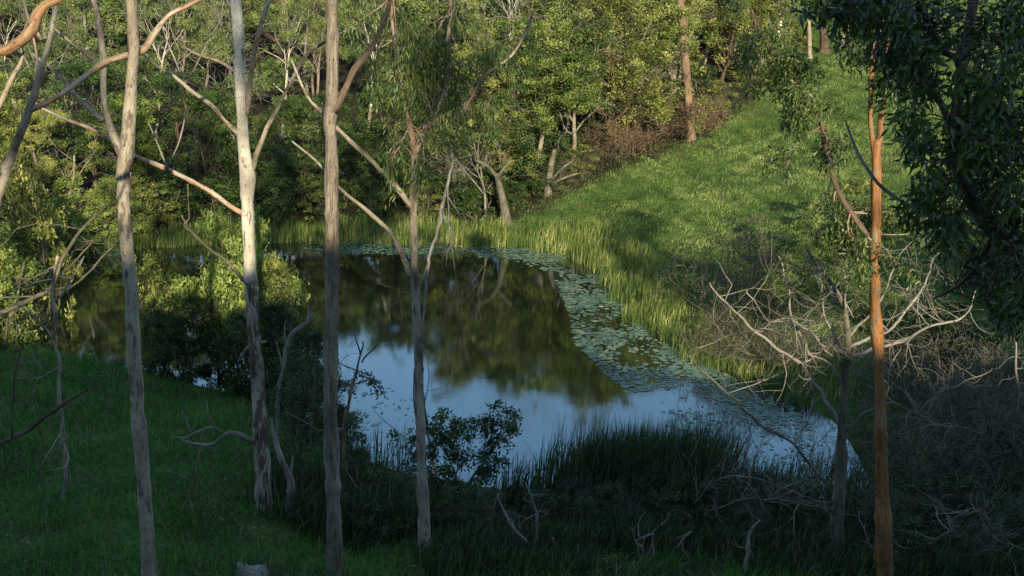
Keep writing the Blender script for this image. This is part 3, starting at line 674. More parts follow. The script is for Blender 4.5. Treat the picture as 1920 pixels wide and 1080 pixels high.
# ------------------------------------------------------------------ foreground trees traced as limbs in the round
def down(rows, Y, w):                               # carry a trunk down to the ground
    p = pxpath(rows, Y); x, y = p[-1, 0], p[-1, 1]
    g = gz1(x, y)
    if p[-1, 2] > g - 0.1:
        L = p[-1, :3] - p[-2, :3]; t = (g - 0.35 - p[-1, 2]) / L[2] if L[2] < -0.05 else 0
        q = p[-1, :3] + L * t * 0.6; q[2] = g - 0.35
        q0 = q + (p[-1, :3] - q) * min(0.9, 0.75 / max(0.8, p[-1, 2] - q[2])); p = np.vstack([p, [*q0, p[-1, 3] * 1.04], [*q, p[-1, 3] * w * 1.45]])
    return p
def base_of(p): return (float(p[-1, 0]), float(p[-1, 1]), gz1(p[-1, 0], p[-1, 1]))
def leafy(root, r, qs, n1=5, n2=4, L1=(1.0, 1.8), leaf=M_leaf_euc, size=0.16, aspect=0.2, nper=38, droop=0.8, tb=.45, spread=0.28, t0=0.3, bark=M_redlimb, name='foliage', rr=.35):
    """twigs off limb rows qs with hanging leaf sprays"""
    tw = MB(); cen = []
    for q in qs:
        pts = q[None, :, :3]; rad = q[None, :, 3]
        p, d, L, R = spawn(r, pts, rad, n1, t0, 1.0, (0.5, 1.1), (1, 1), rr, 0.2)
        L = r.uniform(*L1, len(L)); R = np.clip(R, 0.006, 0.03)
        p2, r2 = grow(r, p, d, L, R, 6, 0.22, -0.03); tubes(tw, p2, r2, 4, 0, r)
        a = spawn(r, p2, r2, n2, 0.3, 1.0, (0.4, 1.0), (0.3, 0.6), 0.5, 0.0)
        p3, r3 = grow(r, *a, 4, 0.25, -0.15); tubes(tw, p3, np.maximum(r3, 0.003), 3, 0, r)
        cen.append(p3[:, -1]); cen.append(p3[:, 2]); cen.append(p2[:, -1])
    tw.build('twigs', bark, root, smooth=True)
    cen = np.concatenate(cen); mb = MB()
    cloud(r, mb, cen, nper, spread, size, aspect, droop, tb, 0.2, 1.2)
    mb.build(name, leaf, root)

r = rng_(77)
# --- A: pale forked gum, left
Y = 18.4
pA = down([(246,-90,22),(246,0,24),(250,60,24),(249,130,25),(243,210,27),(238,270,30),(232,310,31),(230,350,29),(236,440,28),(246,540,29),(250,640,29),(258,760,30),(268,890,31),(276,1000,33),(281,1085,35)], Y, 1.25)
pA[:, 3] *= .93
A = thing('gum_tree', base_of(pA), 'tall pale smooth gum forking high up, leftmost large trunk on the green slope', 'tree')
mb = MB(); qA = limb(mb, pA, 18, .12, .03, r, .01); mb.build('trunk', M_pale, A, True)
for rows in ([(150,-60,9,.3),(180,20,11,.2),(190,100,13,.1),(193,180,14),(205,240,16),(226,285,18),(234,305,16)],
             [(60,100,5,.6),(100,130,7,.5),(130,165,9,.3),(165,200,10,.1),(195,225,10,0)],
             [(90,45,5,.4),(140,85,7,.4),(170,110,8,.3),(192,130,8,.1)]):
    mb = MB(); limb(mb, pxpath(rows, Y), 10, .12, .03, r, .02); mb.build('branch', M_pale, A, True)
# --- L: leftmost leaning gum with the long reddish limb
Y = 18
pL = down([(112,-80,9,.3),(105,10,11,.2),(92,80,12),(76,140,14),(60,190,17),(45,235,17),(22,290,17),(4,350,18),(-20,430,19),(-50,540,22)], Y, 1.2)
Lr = thing('gum_tree', base_of(pL), 'leaning pale gum at the left edge with a long reddish limb crossing right', 'tree')
mb = MB(); limb(mb, pL, 14, .1, .03, r, .01); mb.build('trunk', M_pale, Lr, True)
for rows in ([(400,-15,6,.8),(360,8,8,.8),(320,25,9,.7),(295,55,11,.7),(268,95,13,.6),(235,105,12,.5),(195,120,11,.4),(150,150,11,.3),(105,182,11,.1),(56,206,13)],
             [(40,-20,6,.5),(60,60,5,.4),(70,120,6,.2),(68,160,8,0)]):
    mb = MB(); limb(mb, pxpath(rows, Y), 10, .1, .04, r, .012); mb.build('branch', M_redlimb, Lr, True)
# --- O: orange limb at the top left corner of a tree just outside the frame
Y = 11
pO = np.array(pxpath([(150,-35,16,.2),(118,-4,20,.1),(85,10,22),(70,28,26),(62,50,26),(35,78,23),(0,98,22),(-60,125,24),(-140,190,32,-.1),(-200,330,40,-.2),(-230,640,46,-.3)], Y))
pO = np.vstack([pO, [pO[-1, 0] - .1, pO[-1, 1], gz1(pO[-1, 0], pO[-1, 1]) - .3, .14]])
pO[:, 3] *= .85
O = thing('gum_tree', base_of(pO), 'smooth orange limb bending across the top left corner', 'tree')
mb = MB(); limb(mb, pO, 14, .06, .05, r, .012); mb.build('trunk', barkmat('salmon_bark', (0.34, 0.20, 0.11), (0.21, 0.115, 0.06), (0.30, 0.25, 0.16), .4, .6, 20), O, True)
mb = MB(); limb(mb, pxpath([(45,95,5,.2),(38,120,8,.2),(22,150,10,.1),(5,185,11,.1),(-25,225,13,0),(-70,240,15,0),(-170,240,16,-.1)], Y), 8, .06, .04, r, .01); mb.build('branch', M_redlimb, O, True)
# --- B: white gum
Y = 25
pB = down([(436,-90,18),(441,0,20),(447,70,21),(451,160,22),(455,240,23),(460,300,26),(464,335,30),(463,380,25),(466,450,24),(470,530,25),(474,600,26),(481,690,27),(487,780,28),(492,870,30),(494,950,34),(497,1000,40)], Y, 1.2)
B = thing('gum_tree', base_of(pB), 'white gum with peeling brown lower bark, second large trunk from the left', 'tree')
nk = 9
mb = MB(); limb(mb, pB[:nk + 1], 18, .12, .035, r, .012); mb.build('trunk', M_white, B, True)
mb = MB(); q = pB[nk:].copy(); q[:, 3] *= 1.02; limb(mb, q, 18, .10, .06, r, .012); mb.build('lower_trunk', M_patchy, B, True)
for rows, m in (([(535,-50,7,-.3),(500,10,9,-.3),(488,50,10,-.3),(477,100,11,-.2),(469,160,12,-.1),(462,215,13)], M_redlimb),
             ([(660,50,4,-.5),(612,78,6,-.5),(580,98,7,-.4),(560,125,8,-.3),(542,160,9,-.3),(522,200,9,-.2),(498,245,10,-.2),(482,285,11,-.1),(472,322,12)], M_pale),
             ([(265,100,4,-.8),(285,118,7,-.8),(325,142,8,-.7),(362,172,9,-.5),(395,195,9,-.3),(420,225,9,-.1),(448,252,10)], M_pale),
             ([(70,200,4,-1),(120,222,6,-1),(180,246,7,-.9),(245,288,8,-.8),(300,312,9,-.6),(350,335,9,-.4),(400,362,9,-.2),(430,385,9,0),(458,402,10)], M_redlimb),
             ([(340,404,3,-.4),(358,432,6,-.3),(390,465,6,-.2),(425,492,7,-.1),(462,530,9)], M_twig),
             ([(345,88,3,.4),(372,103,5,.4),(410,115,6,.3),(440,133,7,.1)], M_redlimb),
             ([(410,-30,8,.2),(425,0,9,.1),(443,28,10,0)], M_pale),
             ([(278,228,2,-.7),(296,268,3,-.7),(308,300,4,-.7),(315,320,4,-.6)], M_dead),
             ([(348,205,2,-.7),(342,245,3,-.7),(330,280,3,-.7),(316,312,4,-.6)], M_dead),
             ([(352,345,2,-.4),(355,410,3,-.4),(345,420,3,-.4),(356,435,4,-.3)], M_twig),
             ([(340,825,4,-.2),(365,832,6,-.2),(400,832,7,-.2),(430,812,7,-.1),(475,826,9)], M_dead),
             ([(322,818,2,-.3),(345,822,3,-.3),(368,810,3,-.3),(398,800,4,-.2),(415,812,5,-.1)], M_dead),
             ([(388,752,2,-.2),(392,780,4,-.2),(408,808,5,-.1)], M_dead), ([(340,768,2,-.3),(352,800,4,-.3),(362,826,4,-.2)], M_dead),
             ([(448,675,4,.1),(465,650,7,.1),(478,642,8),(500,640,4)], M_dead)):
    mb = MB(); limb(mb, pxpath(rows, Y), 9, .1, .05, r, .014); mb.build('branch', m, B, True)
# twiggy ends on B
# --- C: tall fibrous trunk
Y = 21
pC = down([(622,-90,22),(622,0,25),(624,110,25),(622,180,26),(619,230,30),(622,290,30),(622,380,28),(622,480,28),(622,600,28),(620,700,29),(620,790,31),(624,900,33),(627,1000,33),(628,1085,34)], Y, 1.2)
pC[:, 3] *= .92
C = thing('gum_tree', base_of(pC), 'tall straight stringy barked gum left of the open water', 'tree')
mb = MB(); limb(mb, pC, 22, .10, .05, r, .008); mb.build('trunk', M_fib, C, True)
mb = MB(); limb(mb, pxpath([(745,-40,7,.3),(728,15,8,.3),(710,65,10,.2),(690,100,11,.2),(665,130,12,.1),(648,165,13,.1),(632,195,15),(622,212,17)], Y), 10, .1, .05, r, .014); mb.build('branch', M_darkbark, C, True)
# --- D: slender gum in front of the pond
Y = 23
pD = down([(778,290,13),(778,330,15),(775,375,17),(775,420,16),(776,480,17),(779,540,18),(783,620,18),(786,700,18),(788,780,19),(791,860,21),(794,940,24),(797,1050,27)], Y, 1.2)
D = thing('gum_tree', base_of(pD), 'slender grey gum with leafy forked crown standing before the open water', 'tree')
mb = MB(); limb(mb, pD, 16, .1, .035, r, .01); mb.build('trunk', M_pale, D, True)
qs = []
for rows, m in (([(735,-60,9,.2),(736,30,9,.2),(743,90,10,.1),(752,150,11,.1),(762,205,11),(772,250,11),(778,295,13)], M_redlimb),
             ([(846,-60,8,.4),(845,20,9,.4),(840,90,10,.3),(838,150,11,.3),(825,195,11,.2),(800,235,12,.1),(780,285,13)], M_redlimb),
             ([(1000,20,4,.9),(985,60,5,.9),(960,105,6,.8),(910,140,7,.6),(868,208,8,.4),(838,216,9,.3),(815,226,10,.2),(798,245,10,.1)], M_redlimb),
             ([(545,110,4,-.6),(575,180,6,-.5),(600,208,7,-.4),(640,248,9,-.3),(680,285,10,-.2),(715,320,11,-.1),(745,355,12),(772,388,14)], M_pale),
             ([(820,20,5,.4),(825,70,6,.4),(815,120,7,.3),(808,160,7,.3),(812,200,8,.2)], M_darkbark)):
    mb = MB(); q = limb(mb, pxpath(rows, Y), 9, .1, .04, r, .014); mb.build('branch', m, D, True); qs.append(q)
mb = MB(); limb(mb, pxpath([(548,265,4,-.5),(590,300,5,-.4),(625,340,6,-.3),(658,372,8,-.2),(700,405,9,-.1),(735,440,10),(755,480,11),(772,520,13)], Y), 9, .1, .04, r, .014); mb.build('branch', M_pale, D, True)
mb = MB(); limb(mb, pxpath([(777,690,2,-.2),(776,740,4,-.12),(780,780,4,-.05)], Y), 5, .1, .1, r, .01); mb.build('loose_bark_strip', M_twig, D, True)
leafy(D, r, [q[::-1] if False else q for q in qs[:3]], 15, 5, (0.6, 1.4), M_leaf_euc, .15, .18, 20, .95, .42, .2, 0.0)
# --- E: orange gum
Y = 21
pE = down([(1642,262,22),(1643,300,21),(1643,400,22),(1641,500,23),(1641,580,24),(1646,660,26),(1650,740,27),(1652,850,29),(1655,960,31),(1658,1085,34)], Y, 1.2)
pE[:, 3] *= .9
E = thing('gum_tree', base_of(pE), 'straight orange barked gum, tallest trunk at the right of the pond', 'tree')
mb = MB(); limb(mb, pE, 18, .1, .045, r, .01); mb.build('trunk', M_orange, E, True)
qs = []
for rows, m in (([(1672,-60,12,.2),(1668,60,13,.1),(1660,160,14,.05),(1652,220,15),(1647,275,15)], M_orange),
             ([(1640,-60,8,-.2),(1638,60,9,-.1),(1634,160,10,-.05),(1633,220,10),(1637,280,10)], M_orange),
             ([(1400,-10,3,1.2),(1415,40,5,1.1),(1445,95,6,.9),(1480,140,8,.8),(1515,190,9,.6),(1540,235,10,.5),(1553,290,11,.4),(1562,335,11,.3),(1588,385,12,.2),(1612,420,12,.1),(1638,462,14)], M_darkbark)):
    mb = MB(); q = limb(mb, pxpath(rows, Y), 11, .1, .04, r, .014); mb.build('branch', m, E, True); qs.append(q)
leafy(E, r, [qs[2]], 34, 4, (0.4, 1.1), M_leaf_euc, .12, .3, 26, .7, .25, .2, 0.0)
leafy(E, r, [qs[0][:len(qs[0]) // 2], qs[1][:len(qs[1]) // 2]], 9, 4, (0.5, 1.0), M_leaf_dark, .14, .3, 30, .6, .4, .24, 0.0)

# --- F: grey dead tree, right
Y = 22.5
pF = down([(1512,468,5,.5),(1535,500,7,.4),(1562,535,9,.2),(1582,575,11,.1),(1590,620,13),(1589,670,15),(1585,720,17),(1580,790,20),(1578,860,23),(1572,940,25),(1568,1090,29)], Y, 1.2)
Fr = thing('dead_tree', base_of(pF), 'grey leafless dead tree with sunlit white upper branches beside the orange trunk', 'tree')
mb = MB(); limb(mb, pF, 14, .08, .06, r, .02); mb.build('trunk', M_twig, Fr, True)
big = []
for rows in ([(1330,530,3,.4),(1350,560,5,.4),(1380,585,6,.3),(1412,618,8,.2),(1450,648,9,.1),(1490,672,10,0),(1515,705,11,0),(1545,745,12,0),(1576,795,14,0)],
             [(1460,480,3,.8),(1475,540,5,.6),(1480,580,6,.5),(1495,620,7,.3),(1520,660,8,.1),(1560,690,9,0),(1584,720,10)],
             [(1400,545,3,.1),(1440,600,4,.1),(1475,600,5,.1),(1510,615,6,0),(1540,650,7,0),(1583,690,9)],
             [(1830,545,3,.6),(1818,585,5,.6),(1785,606,7,.5),(1745,612,8,.4),(1712,632,9,.3),(1675,645,10,.2),(1630,655,10,.1),(1592,672,11)],
             [(1790,470,2,.4),(1750,482,4,.4),(1738,520,5,.35),(1715,560,7,.3),(1690,590,8,.3),(1655,622,9,.2),(1595,650,10)],
             [(1740,420,2,.2),(1700,470,3,.2),(1672,510,5,.2),(1650,560,6,.2),(1620,600,7,.1),(1590,630,9)],
             [(1570,400,2,.1),(1568,450,3,.1),(1580,500,4,.1),(1590,540,5,.1),(1585,580,6)],
             [(1850,808,3,.5),(1790,800,5,.4),(1740,792,6,.3),(1705,768,7,.2),(1665,760,8,.1),(1620,775,9,0),(1584,808,11)],
             [(1860,690,3,.5),(1800,720,4,.4),(1755,740,5,.3),(1720,775,6,.2),(1700,768,5,.2)],
             [(1275,610,3,1.2),(1310,690,5,1.0),(1370,740,6,.8),(1430,800,7,.6),(1490,832,8,.4),(1530,880,9,.2),(1568,935,11,0)],
             [(1300,945,3,-.4),(1335,905,5,-.4),(1385,893,6,-.3),(1440,905,6,-.2),(1500,928,7,-.1),(1570,950,9,0)],
             [(1320,962,3,-.7),(1370,945,5,-.6),(1430,935,6,-.4),(1500,945,6,-.2),(1572,960,8,0)],
             [(1840,955,5,-.5),(1800,965,7,-.5),(1780,1000,10,-.4),(1740,1020,12,-.3),(1680,1035,14,-.2),(1620,1045,15,-.1),(1572,1060,18,0)],
             [(1919,1030,4,-.8),(1870,1010,5,-.7),(1840,960,6,-.6),(1800,965,7,-.5)],
             [(1790,1075,4,-.6),(1830,1040,5,-.6),(1770,1065,6,-.5),(1700,1085,6,-.4),(1600,1070,9,0)],
             [(1540,560,3,-.2),(1550,600,5,-.1),(1570,640,6,0),(1588,670,8)]):
    rows = [(a[0], a[1], a[2] * .66, *a[3:]) for a in rows]
    mb = MB(); q = limb(mb, pxpath(rows, Y), 8, .07, .10, r, .055); mb.build('branch', M_dead if rows[0][1] < 600 else M_twig, Fr, True); big.append(q)  # lower branches get the darker wood: shade put into the colour
tw = MB()
for q in big + [pF[:5]]:
    pts = q[None, :, :3]; rad = q[None, :, 3]
    a = spawn(r, pts, rad, 14, 0.0, .8, (0.5, 1.1), (0.22, 0.45), .55, .3)
    p2, r2 = grow(r, *a, 6, .3, .06, .7); tubes(tw, p2, np.maximum(r2, .004), 4, 0, r)
    a = spawn(r, p2, r2, 4, 0.2, 1.0, (0.5, 1.1), (0.35, 0.7), .6, .1)
    p3, r3 = grow(r, *a, 5, .3, .03); tubes(tw, p3, np.maximum(r3, .003), 3, 0, r)
tw.build('twigs', M_dead, Fr, True)

# --- G: dark leafy tree close on the right
Y = 10
pG = down([(1828,-60,18,.1),(1815,60,20,.1),(1803,130,21),(1794,210,24),(1790,265,27),(1797,320,27),(1822,375,29),(1858,425,33),(1905,475,40,-.1),(1960,540,48,-.2),(2010,640,54,-.3)], Y, 1.2)
G = thing('leafy_tree', base_of(pG), 'dark leafy tree leaning in close at the right edge', 'tree')
mb = MB(); q0 = limb(mb, pG, 16, .05, .05, r, .01); mb.build('trunk', M_darkbark, G, True)
qs = [q0[:len(q0) // 2]]
for rows in ([(1640,-60,8,.4),(1665,20,10,.3),(1690,90,12,.2),(1725,140,14,.1),(1755,185,14,.1),(1780,240,15),(1795,300,18)],
             [(1700,-40,9,-.3),(1735,30,11,-.2),(1765,90,12,-.1),(1790,110,12),(1803,135,13)],
             [(1990,-20,10,.3),(1930,60,11,.3),(1880,130,12,.2),(1840,220,14,.1),(1795,270,15)],
             [(1585,225,4,.6),(1605,285,6,.5),(1640,335,7,.4),(1690,378,8,.3),(1760,410,9,.2),(1850,440,12,0)],
             [(2040,150,10,.5),(1980,250,12,.4),(1930,340,14,.2),(1880,420,16,0)],
             [(1750,560,4,.5),(1790,540,7,.4),(1830,500,9,.2),(1862,440,12,0)]):
    mb = MB(); q = limb(mb, pxpath(rows, Y), 9, .05, .05, r, .014); mb.build('branch', M_darkbark if rows[0][0] != 1585 else M_dead, G, True)
    if rows[0][0] != 1585: qs.append(q)
# leaf masses of the near tree
cen = []
mb = MB(); tws = MB()
for (px, py, rx, ry, n) in [(1890,60,90,90,40),(1740,40,70,60,26),(1900,230,80,90,44),(1850,330,60,60,24),(1770,290,45,60,15),(1890,430,80,80,40),(1790,430,50,50,16),(1900,560,60,60,20),(1640,20,80,44,28),(1570,10,60,30,18),(1735,170,30,40,8),(1835,160,40,40,12),(1715,250,30,60,12),(1740,370,40,50,14),(1850,220,50,60,14),(1700,110,50,40,14)]:
    for k in range(n):
        a = r.uniform(0, 6.28); s = math.sqrt(r.uniform()); yy = Y + r.uniform(-.9, 1.3)
        cen.append(P(px + math.cos(a) * s * rx, py + math.sin(a) * s * ry, yy))
cen = np.array(cen)
allq = np.concatenate([q[:, :3] for q in qs]); 
for c in cen:
    d = np.linalg.norm(allq - c, axis=1); j = np.argmin(d)
    a = allq[j]; m = (a + c) / 2 + [0, 0, .08]
    if d[j] < 1.6: limb(tws, np.array([[*a, .008], [*m, .006], [*c, .003]]), 3, .15, 0, r)
tws.build('twigs', M_darkbark, G, True)
cloud(r, mb, cen, 26, .15, .105, .34, .55, .5, .3, 1.1)
mb.build('foliage', M_leaf_dark, G)

# --- H: weathered snag beside the white gum
Y = 24.5
pH = down([(507,785,5),(512,810,9),(522,850,11),(540,885,13),(545,915,14),(542,950,17),(534,990,17),(525,1020,18),(518,1052,20)], Y, 1.2)
H = thing('dead_snag', base_of(pH), 'crooked silver grey snag at the foot of the white gum', 'dead tree')
mb = MB(); limb(mb, pH, 12, .06, .12, r, .02); mb.build('trunk', M_dead, H, True)
for rows in ([(548,855,3),(546,880,5),(545,910,7)], [(508,945,3),(512,975,6),(528,1000,8)], [(497,1008,4,-.1),(512,1010,6),(528,1010,6)]):
    mb = MB(); limb(mb, pxpath(rows, Y), 6, .06, .1, r, .01); mb.build('stub', M_dead, H, True)
Y = 29
pI = down([(588,585,4,.2),(575,605,8,.1),(552,622,10),(537,650,9),(532,690,8),(524,720,8),(520,760,9),(522,820,10),(525,900,12)], Y, 1.2)
I = thing('dead_snag', base_of(pI), 'pale broken dead tree rising behind the white gum above the dark bushes', 'dead tree')
mb = MB(); limb(mb, pI, 9, .08, .08, r, .02); mb.build('trunk', M_dead, I, True)
for rows in ([(535,600,2),(533,625,4),(537,655,6)], [(545,603,2),(543,620,3),(548,635,5)], [(518,640,2),(524,665,4),(531,690,5)], [(578,570,2,.1),(578,590,4,.1),(570,612,5)]):
    mb = MB(); limb(mb, pxpath(rows, Y), 5, .08, .08, r, .01); mb.build('branch', M_dead, I, True)

# --- saplings and thin stems
def stem_thing(name, rows, Y, mat, label, cat, extra=(), leaf=None, down_=True):
    p = down(rows, Y, 1.1) if down_ else pxpath(rows, Y)
    t = thing(name, base_of(p), label, cat)
    mb = MB(); q = limb(mb, p, 7, .10, .10, r, .04); mb.build('stem', mat, t, True); q_all = [q]
    for e in extra:
        mb = MB(); qe = limb(mb, pxpath(e, Y), 5, .1, .05, r, .03); mb.build('branch', mat, t, True)
        q_all.append(qe)
    if mat in (M_dead, M_twig, M_redtwig, M_pale, M_darkbark) and name != 'wooden_post':
        tw = MB()
        for qq in q_all:
            a = spawn(r, qq[None, :, :3], qq[None, :, 3], 6, 0.0, .75, (0.4, 1.0), (0.18, 0.42), .5, .2)
            p2, r2 = grow(r, *a, 5, .28, .04, .7); tubes(tw, p2, np.maximum(r2, .003), 4, 0, r)
            a = spawn(r, p2, r2, 2, 0.2, 1.0, (0.5, 1.1), (0.35, 0.7), .6, .1)
            p3, r3 = grow(r, *a, 4, .3, .03); tubes(tw, p3, np.maximum(r3, .0025), 3, 0, r)
        tw.build('twigs', mat, t, True)
    return t, q
stem_thing('sapling', [(108,480,5),(101,520,6),(104,590,7),(106,640,7),(112,720,8),(115,790,8),(118,860,8),(120,928,8)], 24, M_pale, 'thin mottled sapling standing alone on the left grass slope', 'sapling',
           ([(30,570,2,.2),(55,590,4,.1),(85,615,5),(105,642,6)], [(158,480,2,.2),(135,520,3,.1),(110,560,4)], [(80,700,2,.5),(60,650,2,.3),(85,600,2,.2),(102,560,3)]))
stem_thing('fallen_branch', [(192,708,3),(150,738,5),(110,765,6),(60,800,7),(20,822,8),(-30,850,9),(-80,900,10)], 20, M_darkbark, 'thin dark bough curving up from the left edge over the grass', 'branch', ([(45,640,3,.2),(30,700,4,.1),(26,770,4,.1),(22,820,5)],))
stem_thing('sapling', [(200,385,4),(150,430,6),(115,490,7),(95,540,8),(50,565,10),(0,588,11),(-50,600,13)], 30, M_twig, 'grey arching bough at the left edge over the dark water', 'branch',
           ([(235,440,3),(195,480,4),(150,525,5),(105,555,6)], [(195,420,3),(170,460,4),(120,510,5)]))
stem_thing('sapling', [(852,225,2),(849,290,5),(838,350,6),(826,400,7),(815,450,7),(806,480,7),(800,520,6)], 42, M_dead, 'thin pale leaning pole rising from the far water behind the slender gum', 'dead tree')
stem_thing('sapling', [(392,770,2),(375,860,3),(360,920,4),(330,970,4),(312,1010,5),(313,1078,6)], 23, M_redtwig, 'thin reddish sapling at the bottom of the green slope', 'sapling', ([(300,940,2),(312,975,3),(314,1010,4)],))
stem_thing('sapling', [(585,640,2),(588,720,3),(585,800,4),(580,880,4),(578,950,5)], 27, M_twig, 'very thin grey sapling just left of the stringy trunk', 'sapling')
# twin forked dead stems, bottom centre
t, q = stem_thing('dead_branch', [(935,925,3),(945,965,6),(970,1000,8),(995,1028,9),(1005,1060,10)], 22.5, M_dead, 'forked pale dead stem at the bottom centre', 'dead branch',
           ([(985,905,3),(1003,950,5),(1006,1000,7),(1003,1040,8)], [(935,1082,8),(975,1068,9),(1015,1052,10)], [(1003,1055,9),(1040,1072,8),(1060,1090,8)], [(1036,1008,4),(1040,1035,5),(1030,1060,5)]))
for rows, Yq, lab in (([(1296,996,4),(1278,1012,6),(1282,1040,6),(1272,1062,7)], 22.5, 'short bent pale stick left of the dead tree at the bottom'),
                  ([(1188,1075,4),(1205,1035,4),(1192,1015,5),(1225,1000,5)], 22.5, 'thin kinked grey twig under the bulrushes'),
                  ([(1425,975,4),(1408,1000,6),(1402,1040,7),(1398,1075,7)], 22, 'upright grey stick close to the dead tree, bottom right'),
                  ([(1905,640,3),(1903,690,4),(1918,740,5),(1940,770,6)], 16, 'thin grey twig hanging at the right edge')):
    stem_thing('dead_stick', rows, Yq, M_dead, lab, 'stick', down_=(rows[0][0] != 1905))
# --- arching leafy sprig and bare twigs right of C
t, q = stem_thing('sapling', [(680,640,3,.1),(672,690,5,.1),(655,740,6),(645,800,7),(648,860,8),(652,930,9)], 26, M_redtwig, 'leaning twiggy sapling with a leafy sprig right of the stringy trunk', 'sapling',
           ([(560,660,2),(690,700,3),(665,720,4)], [(735,600,2),(705,650,3),(678,680,4)], [(655,600,2),(668,640,3),(676,665,3)], [(715,720,2),(700,712,3),(675,705,3)]))
mb = MB(); cloud(r, mb, np.array([P(692,712,26), P(705,722,26), P(680,702,26), P(712,732,26)]), 22, .16, .17, .3, .6, .45, .15); mb.build('foliage', M_leaf_dark, t)
# --- shrub before the pond
def lobed_shrub(label, spec, Y, base, leaf, size=.1, nper=34, aspect=.5, tb=.5, Yd=.5, bark=M_twig):
    bp = np.array([*P(base[0], base[1], Y)]); bp[2] = gz1(bp[0], bp[1])
    t = thing('leafy_shrub', tuple(bp), label, 'shrub'); st = MB(); cen = []
    for (px, py, rx, ry, n) in spec:
        c0 = P(px, py + ry * .6, Y)
        q = limb(st, np.array([[*bp, .035], [*((bp + c0) / 2 + [r.normal() * .15, 0, 0]), .024], [*c0, .012]]), 6, .15, .03, r, .03)
        for k in range(n):
            a = r.uniform(0, 6.28); s = math.sqrt(r.uniform()); c = P(px + math.cos(a) * s * rx, py + math.sin(a) * s * ry, Y + r.normal() * Yd)
            cen.append(c); 
            if k % 2 == 0: limb(st, np.array([[*q[min(len(q) - 1, len(q) // 2 + (k % 3))][:3], .01], [*c, .004]]), 3, .3, 0, r)
    st.build('stems', bark, t, True)
    mb = MB(); cloud(r, mb, np.array(cen), nper, .17, size, aspect, .1, tb, .2, .9); mb.build('foliage', leaf, t)
lobed_shrub('round leafy shrub against the pale water right of the slender gum', [(940,790,32,32,26),(925,850,32,40,22),(880,830,40,45,24),(825,800,34,30,22),(815,850,40,40,24),(870,920,60,50,36),(790,920,40,50,20),(760,820,24,22,6)], 28, (865,985), M_leaf_dark, .11, 34, .5, .55)
lobed_shrub('low dark bush between the stringy trunk and the slender gum', [(650,840,36,50,22),(700,900,50,50,26),(660,960,60,50,26),(740,960,50,40,22)], 26, (690,1010), M_leaf_dark, .09, 30, .4, .35)
lobed_shrub('dark bush behind the foot of the white gum', [(540,770,36,50,26),(575,720,36,50,26),(560,850,46,50,28),(590,790,30,50,20),(570,680,30,36,12)], 29, (560,900), M_leaf_dark, .1, 32, .4, .45)
lobed_shrub('small grass green bush at the very bottom under the bulrushes', [(1165,1055,30,14,10),(1130,1062,20,14,8),(1195,1062,20,14,8)], 22, (1160,1085), M_leaf_green, .07, 26, .5, .5, .2)

# --- stump and posts
c = PG(478, 1092); SY = float(c[1]); g = gz1(c[0], c[1]); hgt = float(P(474, 1066, SY)[2] - g)
t = thing('tree_stump', (c[0], c[1], g), 'pale weathered jagged stump at the bottom edge left of centre', 'stump')
mb = MB(); th = np.linspace(0, 6.283, 25)[:-1]; R0 = .27
rows_ = []
for k, f in enumerate(np.linspace(0, 1, 6)):
    rr = R0 * (1.15 - .18 * f) * (1 + .05 * np.cos(th * 5 + 1) + .03 * np.cos(th * 11))
    zz = g - .2 + (hgt + .2) * f + (r.uniform(-.05, .05, 24) if k == 5 else 0)
    rows_.append(np.stack([c[0] + np.cos(th) * rr, c[1] + np.sin(th) * rr * .8, zz + 0 * th], -1))
V = np.array(rows_); id_ = np.arange(V.shape[0] * 24).reshape(-1, 24); a_ = id_[:-1]; b_ = np.roll(a_, -1, 1); d_ = id_[1:]; e_ = np.roll(d_, -1, 1)
Bc = np.stack([V[..., 0] * 1.0, V[..., 1], V[..., 2]], -1)
V = V.reshape(-1, 3); V = np.vstack([V, [c[0], c[1], g + hgt - .06]]); top = id_[-1]
mb.add(V, np.stack([a_, b_, e_, d_], -1).reshape(-1, 4), [[top[k], top[(k + 1) % 24], len(V) - 1] for k in range(24)], np.vstack([Bc.reshape(-1, 3), [[c[0], c[1], g]]]))
mb.build('stump_body', M_dead, t)
mb = MB(); limb(mb, pxpath([(446,1056,9),(450,1066,14),(452,1095,16)], SY), 8, .04, .15, r, .01); mb.build('broken_spike', M_dead, t, True)
stem_thing('wooden_post', [(150,664,9),(150,680,9),(151,700,10)], 37, M_dead, 'short grey post at the crest of the left grass slope', 'post')
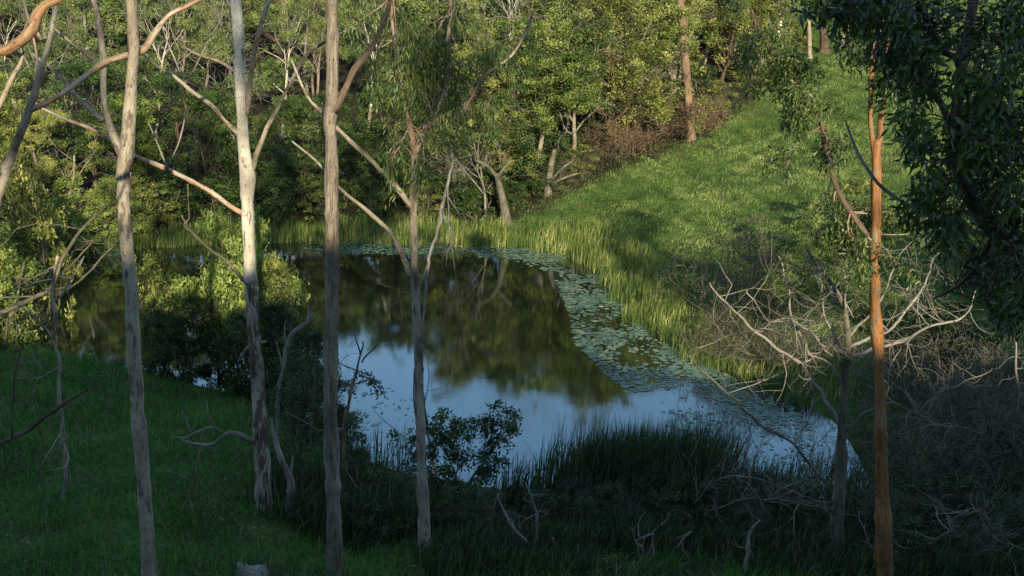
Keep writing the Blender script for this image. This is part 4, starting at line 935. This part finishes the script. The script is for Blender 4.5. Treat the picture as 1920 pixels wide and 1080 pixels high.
# --- F-side: brown trunk on the far slope and small trunks
def far_trunk(rows, Y, mat, label, br=()):
    p = down(rows, Y, 1.2); t = thing('gum_tree', base_of(p), label, 'tree')
    mb = MB(); limb(mb, p, 12, .3, .05, r, .03); mb.build('trunk', mat, t, True)
    for e in br:
        mb = MB(); limb(mb, pxpath(e, Y), 6, .3, .04, r, .03); mb.build('branch', mat, t, True)
    return t
far_trunk([(1272,-40,14),(1278,30,16),(1284,90,17),(1288,150,18),(1294,225,20)], 74, M_redtwig, 'tall brown trunk at the top of the grass slope above the russet thicket')
far_trunk([(930,325,8),(936,350,12),(942,375,15),(946,392,18)], 62.5, M_twig, 'thick leaning pale trunk at the left foot of the grass slope', ([(890,300,5),(915,310,7),(930,330,9)], [(960,300,5),(945,315,7),(933,335,9)]))
far_trunk([(1040,280,8),(1032,310,12),(1028,345,14)], 66, M_twig, 'short grey trunk right of the thick leaning one', ([(1075,300,4),(1055,315,5),(1035,335,7)], [(1085,325,4),(1062,332,5),(1035,345,6)]))
for i, (px, y0_, y1_, w, m) in enumerate([(1462,-30,110,11,M_white),(1515,-30,80,9,M_pale),(1542,0,85,16,M_darkbark),(1578,-10,95,9,M_pale),(1592,-10,90,8,M_redlimb),(1440,-30,120,7,M_pale),(1345,-20,190,7,M_pale)]):
    far_trunk([(px - 4, y0_, w * .8), (px, (y0_ + y1_) / 2, w * .9), (px + 3, y1_, w)], 88 + i, m, '%s trunk, %s of the slim trunks standing at the top of the grass slope' % (['white', 'pale', 'thick dark', 'pale', 'reddish', 'thin pale', 'thin pale'][i], ['second', 'third', 'fourth', 'fifth', 'rightmost', 'first', 'lowest'][i]))
for nm in [p for p in T_dense + T_gum + T_shrub + T_low + T_dead + T_thicket if p.name not in USED]:
    for ch in list(nm.children): bpy.data.objects.remove(ch)
    bpy.data.objects.remove(nm)
for o in SC.objects:
    if 'h' in o: del o['h']
    if o.type == 'MESH' and o.parent and o.name.split('.')[0] in ('twigs', 'foliage', 'crown', 'branches', 'stems'): o['kind'] = 'stuff'
